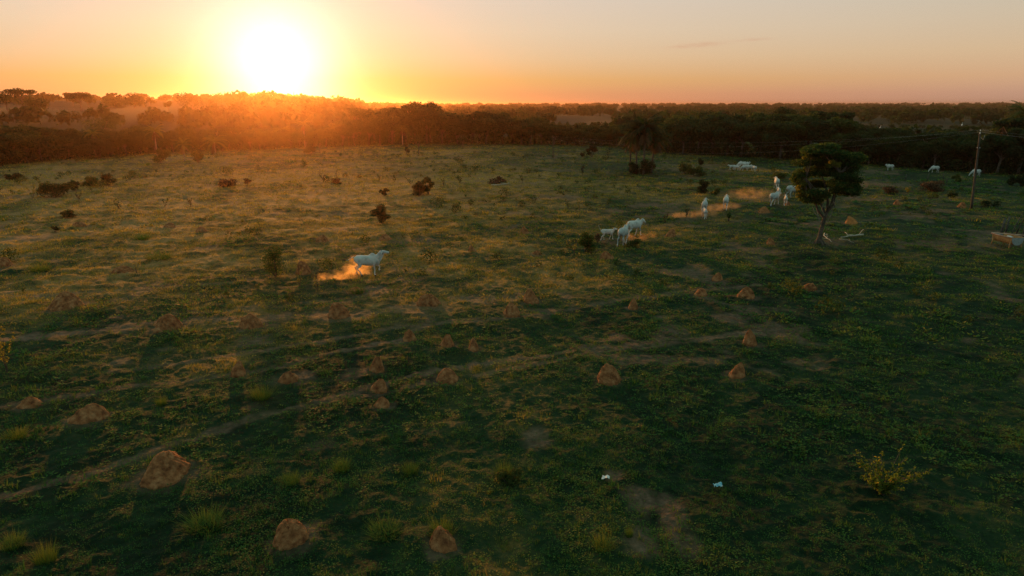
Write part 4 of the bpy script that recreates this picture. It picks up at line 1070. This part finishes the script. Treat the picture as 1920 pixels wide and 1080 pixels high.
# ------------------------------------------------------------------ shrubs, saplings, tufts
SH = [ # kind, px, foot y, w, h, leaf material, tint, label
 ('d',518,521,58,42,'leaf_mix',.18,'dense round bush with sunlit yellow rim left of the running cow'),
 ('d',717,421,34,24,'leaf',.5,'dark round bush above the running cow'),
 ('d',787,367,28,20,'leaf',.4,'dark round bush, left half of the pair beyond the running cow'),
 ('d',803,365,22,26,'leaf_b',.5,'taller loose bush, right half of the pair beyond the running cow'),
 ('d',722,367,16,11,'leaf',.35,'small dark round bush left of the pair'),
 ('d',107,368,42,20,'leaf',.55,'wide dark bush in the far left pasture'),
 ('s',86,368,20,22,'leaf_y',.5,'green sapling at the left side of the wide dark bush'),
 ('s',62,372,22,18,'leaf_y',.5,'yellow-green sapling far left in the pasture'),
 ('d',203,348,20,15,'leaf',.45,'rounded dark bush in the far left pasture'),
 ('d',172,349,30,10,'leaf_b',.5,'low spreading bush left of the rounded dark one'),
 ('s',192,368,16,16,'leaf_y',.6,'yellow sapling below the rounded dark bush'),
 ('d',141,358,16,12,'leaf',.5,'small bush right of the wide dark bush'),
 ('d',428,350,40,11,'leaf_brown',.3,'long low dark brown bush under the sun glow'),
 ('d',464,348,12,9,'leaf_brown',.4,'small brown tuft right of the long low bush'),
 ('s',148,378,12,14,'leaf_brown',.6,'thin brown sapling below the wide dark bush'),
 ('s',358,388,12,14,'leaf',.4,'thin dark sapling in the orange-lit pasture'),
 ('s',310,393,14,12,'leaf',.4,'small dark sapling left of the thin one'),
 ('s',490,438,14,16,'leaf_y',.5,'yellow-green sapling in the orange-lit pasture'),
 ('s',256,512,30,26,'leaf_y',.7,'yellow-leaved sprig beside the low termite mound on the left'),
 ('s',563,540,26,28,'leaf_y',.75,'leggy sprig with pale leaves in front of the cone-shaped mound'),
 ('s',596,546,24,26,'leaf_y',.7,'leggy sprig with yellow leaves behind the running cow'),
 ('d',1099,474,34,26,'leaf_mix',.15,'dark bushy plant left of the white calf'),
 ('a',1097,453,24,20,'leaf_b',.4,'spiky agave-like plant on top of the dark bushy plant'),
 ('s',1077,480,18,22,'leaf_y',.8,'bright yellow sapling left of the dark bushy plant'),
 ('d',1121,456,12,18,'leaf_brown',.9,'orange-leaved plant just left of the white calf'),
 ('s',1066,461,12,9,'leaf_y',.6,'low yellow sprig left of the agave-like plant'),
 ('d',1188,466,28,12,'leaf_b',.6,'low bush at the hooves of the greyish cow'),
 ('s',1065,391,13,15,'leaf_b',.3,'left of two small dark saplings in the middle pasture'),
 ('s',1087,393,17,18,'leaf_y',.4,'right of two small saplings, yellow-tipped'),
 ('s',1247,416,12,14,'leaf_brown',.3,'small brown sapling on the cattle trail'),
 ('s',1287,411,15,19,'leaf',.25,'dark leaning sapling on the dusty cattle trail'),
 ('d',1323,364,24,18,'leaf',.35,'dark round bush above the cattle trail'),
 ('d',1341,366,16,10,'leaf_b',.45,'low bush touching the dark round one above the trail'),
 ('d',1283,326,20,14,'leaf_b',.6,'pale-topped bush right of the palm clump'),
 ('d',1302,330,30,13,'leaf_b',.3,'dark spreading bush right of the palm clump'),
 ('d',1315,310,14,10,'leaf',.4,'round dark bush far out left of the huddled cattle'),
 ('s',1336,308,10,14,'leaf',.4,'thin dark sapling far out left of the huddled cattle'),
 ('a',1366,415,24,15,'leaf',.6,'spiky low plant below the single white cow'),
 ('d',1205,328,34,20,'leaf',.3,'dark thicket around the foot of the palm clump'),
 ('d',1188,326,20,16,'leaf',.4,'thicket at the left foot of the palm clump'),
 ('d',1222,324,16,12,'leaf_b',.3,'loose bush at the right foot of the palm clump'),
 ('d',1742,359,34,14,'leaf_brown',.5,'reddish brown dry bush left of the leaning pole'),
 ('s',1702,362,14,9,'leaf_y',.5,'small yellow-green bush in the right pasture'),
 ('d',1668,364,24,10,'leaf_brown',.5,'low brown bush right of the lone tree'),
 ('d',1793,341,14,9,'leaf_b',.6,'small bush with yellow flowers left of the leaning pole'),
 ('d',1896,349,16,13,'leaf',.4,'dark box-shaped bush near the right edge'),
 ('d',1788,371,16,6,'leaf',.4,'flat dark weed left of the pole foot'),
 ('d',1913,350,16,14,'leaf',.45,'dark bush at the right edge behind the posts'),
 ('d',1458,335,30,9,'leaf_b',.3,'low dark bush above the cows left of the lone tree'),
 ('d',1856,389,22,6,'leaf',.35,'flat dark weed right of the pole foot'),
 ('s',832,350,13,14,'leaf_b',.35,'dark sapling left of the brush pile'),
 ('s',863,344,11,11,'leaf_b',.35,'small dark sapling nearest the brush pile on its left'),
 ('s',980,345,14,12,'leaf_b',.4,'small sapling right of the brush pile'),
 ('s',630,341,18,18,'leaf_brown',.5,'brownish sapling at the left of the scattered weeds beyond the bush pair'),
 ('s',606,343,14,14,'leaf_brown',.5,'brownish sapling leftmost of the scattered weeds'),
 ('d',632,346,18,8,'leaf_brown',.4,'low brown weed under the brownish sapling'),
 ('s',712,340,24,12,'leaf_b',.3,'dark weed in the middle of the scattered weeds'),
 ('s',740,342,24,12,'leaf_b',.3,'dark weed right of the middle of the scattered weeds'),
 ('s',770,346,22,12,'leaf_b',.4,'dark weed at the right of the scattered weeds'),
 ('s',1654,928,112,48,'leaf_mix',.45,'arching sunlit yellow-green bush alone in the dark lower right'),
 ('s',14,700,44,60,'leaf_y',.75,'bright yellow bush at the left edge'),
 ('d',952,905,40,20,'leaf_b',.4,'dark clump under the dry grass tuft in the foreground'),
 ('d',582,292,22,16,'leaf',.4,'round bush at the far end of the pasture under the sun'),
 ('d',372,306,20,16,'leaf_b',.6,'round-headed small bush beside the hazy palms'),
 ('d',301,306,24,18,'leaf_b',.45,'dark bush in front of the left forest scrub'),
 ('d',762,290,10,18,'leaf',.4,'narrow dark bush, left of the two far trees beyond the bush pair'),
 ('d',1110,294,18,20,'leaf',.3,'round dark bush left of the palm clump'),
 ('s',1140,296,20,20,'leaf',.35,'thin dark sapling between the round bush and the palm clump'),
 ('d',1092,296,10,7,'leaf',.3,'low weed left of the round dark bush before the palms'),
 ('s',1092,330,9,18,'leaf_brown',.2,'bare-looking sapling left of the palm clump'),
 ('d',104,437,10,12,'leaf',.5,'small dark bush near the left bare patch'),
 ('d',133,407,24,9,'leaf',.5,'low bush in the left pasture'),
 ('s',224,393,24,12,'leaf',.4,'low dark sapling in the left pasture'),
 ('d',30,338,24,8,'leaf',.4,'dark low bush near the far left forest'),
 ('d',85,362,14,11,'leaf',.4,'dark bush behind the green sapling on the left'),
]
def agave(w, h, rg, mat, t0):
    root = empty('spiky_plant'); V = []; Q = []; n = 0
    for i in range(22):
        a = 2*math.pi*i*.382; e = R(20+60*rg.uniform()); L = w*.6*rg.uniform(.7, 1.1); d = np.array((math.cos(a)*math.cos(e), math.sin(a)*math.cos(e), math.sin(e))); s = np.array((-math.sin(a), math.cos(a), 0))*w*.045
        m = d*L*.55+(0, 0, .03); t = d*L-np.array((0, 0, L*.22))
        V += [-s*.6, s*.6, m+s, m-s, t+s*.1, t-s*.1]; Q += [(n, n+1, n+2, n+3), (n+3, n+2, n+4, n+5)]; n += 6
    mesh('leaves', np.array(V)+(0, 0, h*.3), Q, MT[mat], root, tint=np.full(n, t0))
    st = MB(); st.tube([(0, 0, -.1), (0, 0, h*.35)], [w*.06, w*.05], 7); st.build('stem', MT['bark'], root)
    return root
for i, (kd, px, py, w, h, mt, t0, txt) in enumerate(SH):
    rg = np.random.default_rng(300+i); p = at(px, py); m = mpp(p); W_, Hh = w*m*1.15, h*m*1.22
    if kd == 'd' and t0 <= .55 and mt == 'leaf': t0 -= .15
    leaf = max(.045, m*1.5); near = px == 1654 or px == 14
    if near: leaf = .06
    if kd == 'd':
        n = int(np.clip(W_*Hh/(leaf*leaf)*8.0, 200, 4200))
        if near: n = 430
        o = shrub('shrub', W_*1.1, Hh*1.08, rg, n, leaf, mt, 16 if near else (7 if w > 14 else 5), t0)
    elif kd == 's':
        o = sprig('sapling', Hh*1.1, rg, 8 if not near else 24, leaf*.9, mt, t0, W_/max(Hh, .1)*(.55 if px != 1654 else .62), 46 if px == 1654 else None)
    else: o = agave(W_, Hh, rg, mt, t0)
    o.location = (p.x, p.y, gz(p.x, p.y)); tag(o, txt, {'d': 'bush', 's': 'sapling', 'a': 'plant'}[kd])
def far_small_tree(px, base, top, w, txt):
    rg = np.random.default_rng(px); p = at(px, base); m = mpp(p)
    o = tree('small_tree', (base-top)*m*1.02, w*m, rg, leaves=500, leaf=.2, lobes=6, umbrella=True, fork=.5); o.location = p; tag(o, txt, 'tree')
far_small_tree(785, 290, 260, 24, 'small thin-crowned tree alone at the far end of the pasture right of the sun')
far_small_tree(868, 279, 258, 18, 'small slight tree just in front of the forest right of the sun')
far_small_tree(600, 288, 264, 22, 'small hazy tree at the far end of the pasture under the sun')

# dry brush pile beside the fallen log
def brush_pile():
    rg = np.random.default_rng(8); p = at(932, 345); root = empty('brush_pile', (p.x, p.y, gz(p.x, p.y)))
    tag(root, 'dark pile of dead brush beside the pale fallen log in the far pasture', 'brush pile'); mb = MB()
    for i in range(70):
        a = rg.uniform(0, 6.28); r = rg.uniform(0, 1.5); c = np.array((r*math.cos(a), r*.6*math.sin(a), rg.uniform(.0, .6)*(1.6-r))); d = rg.normal(0, .7, 3); d[2] = abs(d[2])*.5
        mb.tube([c-d*.5, c+rg.normal(0, .05, 3), c+d*.6], [.03, .022, .008], 4)
    mb.build('sticks', MT['bark'], root)
    V, Q, t = leaf_cloud([(-.5, 0, .3), (.5, .1, .5), (.2, 0, .9), (1.0, 0, .35)], [.7, .6, .4, .4], 700, .12, rg, tint0=.3)
    mesh('dry_leaves', V, Q, MT['leaf_brown'], root, tint=t)
brush_pile()

# dry bunch grasses that stand out
def tussock(px, py, w, h, txt, t0=.8, seed=0):
    rg = np.random.default_rng(500+seed+px); p = at(px, py); m = mpp(p); w, h = w*m*.8, h*m*.8
    tp = blade_template(420, 1, .40, .0065, .42, rg)
    V = tp[0]*np.array((w, w, h)); o = mesh('grass_tussock', V, None, MT['grass'], T=tp[1], tint=np.clip(t0+tp[2], 0, 1))
    o.location = (p.x, p.y, gz(p.x, p.y)); tag(o, txt, 'grass tuft')
for i, a in enumerate([(945, 892, 44, 34, 'tall straw-coloured grass tuft in the dark foreground centre'), (828, 1002, 62, 34, 'golden dry grass standing behind the smooth bottom mound'),
     (722, 1002, 76, 22, 'golden dry grass left of the smooth bottom mound'), (385, 985, 84, 26, 'dry golden grass below the largest mound'), (85, 1050, 46, 34, 'reddish-tipped grass clump at the bottom left'),
     (545, 905, 46, 20, 'dark grass clump with dry tips right of the largest mound'), (640, 880, 44, 24, 'green grass tuft with yellow tips left of centre foreground'), (490, 748, 50, 24, 'reddish dry grass clump above the long trail'),
     (750, 600, 0, 0, ''), (668, 548, 44, 18, 'orange-lit dry grass under the running cow'), (302, 758, 24, 18, 'grey dry weed clump above the long trail'), (30, 820, 46, 18, 'yellowish grass tuft near the left edge below the dark mound'),
     (770, 885, 40, 20, 'brown dry grass clump between the centre tufts'), (1130, 1030, 50, 26, 'bright green grass tuft at the bottom right of centre'), (75, 507, 44, 14, 'orange dry grass in the left pasture'), (268, 448, 38, 12, 'orange dry grass strip in the upper left pasture'),
     (300, 485, 60, 14, 'golden grass strip above the low left mound'), (25, 1025, 50, 18, 'pale dry grass at the bottom left edge'), (1180, 1005, 20, 22, 'thin pale grass tuft by the lower bare patch')]):
    if a[2]: tussock(*a, seed=i, t0=.50 if 'green' not in a[4] else .38)

# ------------------------------------------------------------------ litter
def litter(px, py, size, mat, txt, seed):
    rg = np.random.default_rng(seed); p = at(px, py); n = 9
    g = np.linspace(-1, 1, n); X, Y = np.meshgrid(g, g, indexing='ij')
    Z = (fbm(X*1.7+seed, Y*1.7, 3, seed))*1.3+.25*vnoise(X*5+seed, Y*5, seed)
    k = 1-.35*vnoise(np.arctan2(X, Y)*1.5+seed, Y*0+3, seed)
    V = np.stack([X*k, Y*k*.8, Z], -1).reshape(-1, 3)*size/2
    i = np.arange(n-1)[:, None]; j = np.arange(n-1)[None]
    Q = np.stack([i*n+j, (i+1)*n+j, (i+1)*n+j+1, i*n+j+1], -1).reshape(-1, 4)
    o = mesh('litter', V, Q, MT[mat], smooth=False); o.modifiers.new('thick', 'SOLIDIFY').thickness = .004
    o.location = (p.x, p.y, gz(p.x, p.y)+.10); tag(o, txt, 'litter')
litter(1135, 905, .26, 'paper', 'crumpled white scrap of litter lying in the dark grass', 5)
litter(1345, 921, .32, 'blue', 'crumpled light blue plastic scrap lying in the dark grass', 9)

# ------------------------------------------------------------------ power pole and wires
def upright(px, base, top):
    p = at(px, base); v = ray(px, top); return p, CAMH+v.z/math.hypot(v.x, v.y)*math.hypot(p.x, p.y)-p.z
def pole(px, base, topx, top, r, txt, arm=True):
    p = at(px, base); tp = upright_at(p, topx, top); rt = Vector((p.y, -p.x, 0)).normalized()
    root = empty('utility_pole', p); tag(root, txt, 'utility pole')
    s = MB(); s.tube([tp*u+(0, 0, -.3 if u == 0 else 0) for u in np.linspace(0, 1, 6)], list(np.linspace(r, r*.68, 6)), 12); s.build('shaft', MT['pole'], root)
    ends = []
    if arm:
        wd = np.array((rt.x, rt.y, 0)); c = tp-(0, 0, .25)
        pr = np.cross(wd, (0, 0, 1))
        bx = MB(); bx.tube([c-pr*.55, c+pr*.55], [(.045, .06)]*2, 4); bx.build('crossarm', MT['pole'], root)
        for k in (-1, 0, 1):
            q = c+pr*.5*k+np.array((0, 0, .06 if k else .30)); ins = MB()
            ins.tube([q, q+(0, 0, .05), q+(0, 0, .06), q+(0, 0, .12), q+(0, 0, .16)], [.03, .055, .035, .05, .02], 9); ins.build('insulator', MT['ceramic'], root)
            ends.append(p+Vector(q)+Vector((0, 0, .15)))
        q = tp*.80; b = MB(); b.tube([q-wd*.14-pr*0, q+wd*.16], [.05, .05], 8); b.build('bracket', MT['ceramic'], root)
        b = MB(); b.tube([tp*.93+wd*.1, tp*.90+wd*.34, tp*.955+wd*.42], [.03, .04, .05], 8); b.build('fuse_holder', MT['metal'], root)
    else:
        for k in (0, .06, .12): ends.append(p+Vector(tp*(1-k)))
    return ends
e1 = pole(1821, 394, 1838, 247, .13, 'weathered wooden power pole leaning right beside the trough')
e2 = pole(1037, 296, 1037, 255, .10, 'thin grey far power pole before the forest left of the palm clump', False)
azr = azd(60, 75); e3 = [Vector((azr.x, azr.y, 8.6))+Vector((.5*k, -.4*k, 0)) for k in (-1, 0, 1)]
def wire(a, b, sag, txt):
    P = []
    for u in np.linspace(0, 1, 30):
        q = a.lerp(b, float(u)); P.append((q.x-a.x, q.y-a.y, q.z-a.z-sag*4*u*(1-u)))
    mb = MB(); mb.tube(P, [.0032]*30, 5); o = mb.build('power_line', MT['wire']); o.location = a; tag(o, txt, 'power line')
for k, (nm, sg) in enumerate((('upper', 1.3), ('middle', 1.9), ('lower', 2.6))):
    wire(e1[k], e2[k], sg, nm+' thin wire sagging from the leaning pole to the far pole on the left')
    wire(e1[k], e3[k], 1.0, nm+' thin wire running from the leaning pole out past the right edge')

# ------------------------------------------------------------------ feeding trough and posts
def trough():
    c = at(1905, 467); root = empty('feeding_trough', (c.x, c.y, gz(c.x, c.y))); root.rotation_euler = (0, 0, R(6))
    tag(root, 'feeding trough on short legs lit orange at the right edge', 'trough')
    n = 13; prof = []
    for i in range(n):                              # rounded hull section
        a = math.pi*i/(n-1); prof.append((-.52*math.cos(a)*(1 if i in (0, n-1) else .97), .86-.60*math.sin(a)**.72))
    inner = [(x*.93, z+.045) for x, z in prof]
    V = []; Q = []
    ys = [0, .06, 1.0, 1.94, 2.0]
    for y in ys: V += [(x, y, z) for x, z in prof]
    for i in range(len(ys)-1):
        for j in range(n-1): Q.append((i*n+j, i*n+j+1, (i+1)*n+j+1, (i+1)*n+j))
    o0 = len(V)
    for y in (.03, 1.97): V += [(x, y, z) for x, z in inner]
    for j in range(n-1): Q.append((o0+j, o0+n+j, o0+n+j+1, o0+j+1))
    body = mesh('hull', V, Q, MT['trough'], root, smooth=True)
    for y, nm in ((0.0, 1), (2.0, 1)):
        b = MB(); V = [(x, y-.015, z) for x, z in prof]+[(x, y+.015, z) for x, z in prof]
        T = [(0, j, j+1) for j in range(1, n-1)]+[(n, n+j+1, n+j) for j in range(1, n-1)]
        b.add(V, [(j, j+1, n+j+1, n+j) for j in range(n-1)]+[(0, n, 2*n-1, n-1)], T); b.build('end_plate', MT['metal'], root, smooth=False)
    for x in (-.55, .55):
        r = MB(); r.tube([(x, -.06, .87), (x, 2.06, .87)], [.04, .04], 8); r.build('rim_rail', MT['plank'], root)
    for x in (-.47, .47):
        for y in (.12, 1.88):
            l = MB(); l.tube([(x, y, .62), (x*1.12, y, -.1)], [.045, .04], 8); l.build('leg', MT['trough'], root)
    for x, y in ((-.3, .5), (.1, .9)):
        b = MB(); b.box((x, y, .80), (.34, .26, .10), (.1, .15, x)); b.build('salt_block', MT['paper'], root)
    return root, c
tr, tc_ = trough()
a = at(1864, 455); 
pl = MB(); pl.tube([(0, 0, 0), (1.3, -.95, .0), (3.1, -2.3, .0)], [(.09, .03)]*3, 4)
po = pl.build('plank', MT['plank'], smooth=False); po.location = (tc_.x-.80, tc_.y+1.95, gz(tc_.x, tc_.y)+.95); tag(po, 'long pinkish weathered plank laid across the feeding trough', 'plank')
def fpost(px, py, hpx, lean, r, txt, flat=1.0):
    p = at(px, py); m = mpp(p); rt = Vector((p.y, -p.x, 0)).normalized(); d = rt*lean*m; h = hpx*m
    mb = MB(); mb.tube([(0, 0, -.3), (d.x*.5, d.y*.5, h*.5), (d.x, d.y, h)], [(r*flat, r), (r*flat*.97, r*.95), (r*flat*.9, r*.9)], 9)
    o = mb.build('fence_post', MT['post']); o.location = (p.x, p.y, gz(p.x, p.y)); tag(o, txt, 'post')
fpost(1875, 442, 27, 3, .10, 'short thick post, leftmost behind the trough', 1.3)
fpost(1884, 440, 26, 2, .08, 'post standing close right of the leftmost thick post')
fpost(1892, 445, 36, 11, .05, 'tall slim post leaning right behind the trough')
fpost(1903, 440, 30, 10, .07, 'dark post leaning right, next after the tall slim one')
fpost(1916, 450, 32, 2, .11, 'upright dark post at the right edge behind the trough')
for i, (px, py, h) in enumerate([(1697, 338, 10), (1738, 338, 12), (1769, 336, 9), (1774, 345, 8)]):
    fpost(px, py, h, (1, 2, -1, 0)[i], .06, ('first', 'second', 'third', 'fourth')[i]+' weathered stake from the left in the right pasture beyond the brown bush')

# ---- the fence along the hill pasture
def hill_fence():
    pts = [(34, 203), (90, 206), (140, 209), (175, 210)]; W3 = [at(*p) for p in pts]; o0 = W3[0]
    root = empty('hill_fence', o0); tag(root, 'thin dark fence line crossing the hill pasture at the left', 'fence'); q = []
    for a, b in zip(W3[:-1], W3[1:]):
        n = max(2, int((b-a).length/5))
        for i in range(n):
            c = a.lerp(b, i/n); q.append((c.x-o0.x, c.y-o0.y, float(hgt(c.x, c.y))-o0.z))
    q = q[:90]
    for c in q:
        m = MB(); m.tube([np.array(c)-(0, 0, .2), np.array(c)+(0, 0, 1.25)], [.11, .10], 5); m.build('post', MT['post'], root)
    for z in (.4, .8, 1.15):
        m = MB(); m.tube([np.array(c)+(0, 0, z) for c in q], [.045]*len(q), 4); m.build('rail', MT['post'], root)
hill_fence()

# ------------------------------------------------------------------ dust and air
def volume_mat(name, dens, colr, g, scale=1.2):
    m, N, L, out = mat_nodes(name)
    tc = N.new('ShaderNodeTexCoord'); nz = N.new('ShaderNodeTexNoise'); nz.inputs['Scale'].default_value = scale; nz.inputs['Detail'].default_value = 4
    L.new(tc.outputs['Object'], nz.inputs['Vector'])
    le = N.new('ShaderNodeVectorMath'); le.operation = 'LENGTH'
    mp = N.new('ShaderNodeVectorMath'); mp.operation = 'SUBTRACT'; L.new(tc.outputs['Generated'], mp.inputs[0]); mp.inputs[1].default_value = (.5, .5, .5)
    L.new(mp.outputs[0], le.inputs[0])
    def ma(op, a, b, cl=False):
        n = N.new('ShaderNodeMath'); n.operation = op; n.use_clamp = cl
        for i, v in enumerate((a, b)):
            if isinstance(v, (int, float)): n.inputs[i].default_value = v
            else: L.new(v, n.inputs[i])
        return n.outputs[0]
    fall = ma('SUBTRACT', 1, ma('MULTIPLY', le.outputs['Value'], 2.05), True)
    k = ma('MULTIPLY', ma('MULTIPLY', ma('SUBTRACT', nz.outputs[0], .42), 4.5, True), ma('MULTIPLY', fall, dens))
    v = N.new('ShaderNodeVolumePrincipled'); v.inputs['Color'].default_value = (*colr, 1); v.inputs['Anisotropy'].default_value = g
    L.new(k, v.inputs['Density']); L.new(v.outputs[0], out.inputs['Volume']); return m
def dust(px, py, size, txt, dens, rz=0, zc=.3):
    p = at(px, py); mb = MB(); mb.blob((0, 0, 0), (size[0]/2, size[1]/2, size[2]/2), 20, 12)
    o = mb.build('dust_cloud', volume_mat('dust', dens, (.97, .72, .36), .68)); o.location = (p.x, p.y, p.z+zc); o.rotation_euler = (0, R(0), rz)
    tag(o, txt, 'dust', kind='stuff')
dust(670, 515, (2.2, 1.0, 1.9), 'orange dust kicked up at the heels of the running cow', 2.8, zc=.5)
dust(632, 524, (3.4, .9, .9), 'trail of orange dust behind the running cow', 2.8, R(8), .22)
dust(1298, 408, (7.5, 1.8, 1.0), 'orange dust on the trail behind the greyish cow and calf', 1.6, R(24), .28)
dust(1345, 395, (7.5, 1.8, 1.2), 'orange dust between the two walking cows', 1.3, R(30), .32)
dust(1412, 372, (11, 4.5, 2.2), 'faint dust hanging over the upper trail', .35, R(20), .4)
dust(1200, 450, (4.0, 1.6, 1.2), 'low dust under the hooves of the pair of cows', .55, R(20), .3)

def haze():
    b = MB(); X, Y0, Y1, Z0, Z1 = 6500, -60, 9200, -8, 27.5
    b.box((0, (Y0+Y1)/2, (Z0+Z1)/2), (2*X, Y1-Y0, Z1-Z0))
    m, N, L, out = mat_nodes('haze_air')
    v = N.new('ShaderNodeVolumePrincipled'); v.inputs['Color'].default_value = (.95, .56, .30, 1)  # reddened so the haze also carries the lens flare's orange glow
    v.inputs['Density'].default_value = .00013; v.inputs['Anisotropy'].default_value = .91
    L.new(v.outputs[0], out.inputs['Volume'])
    o = b.build('haze', m, smooth=False); tag(o, 'thin evening haze filling the air', 'haze', kind='stuff')
haze()
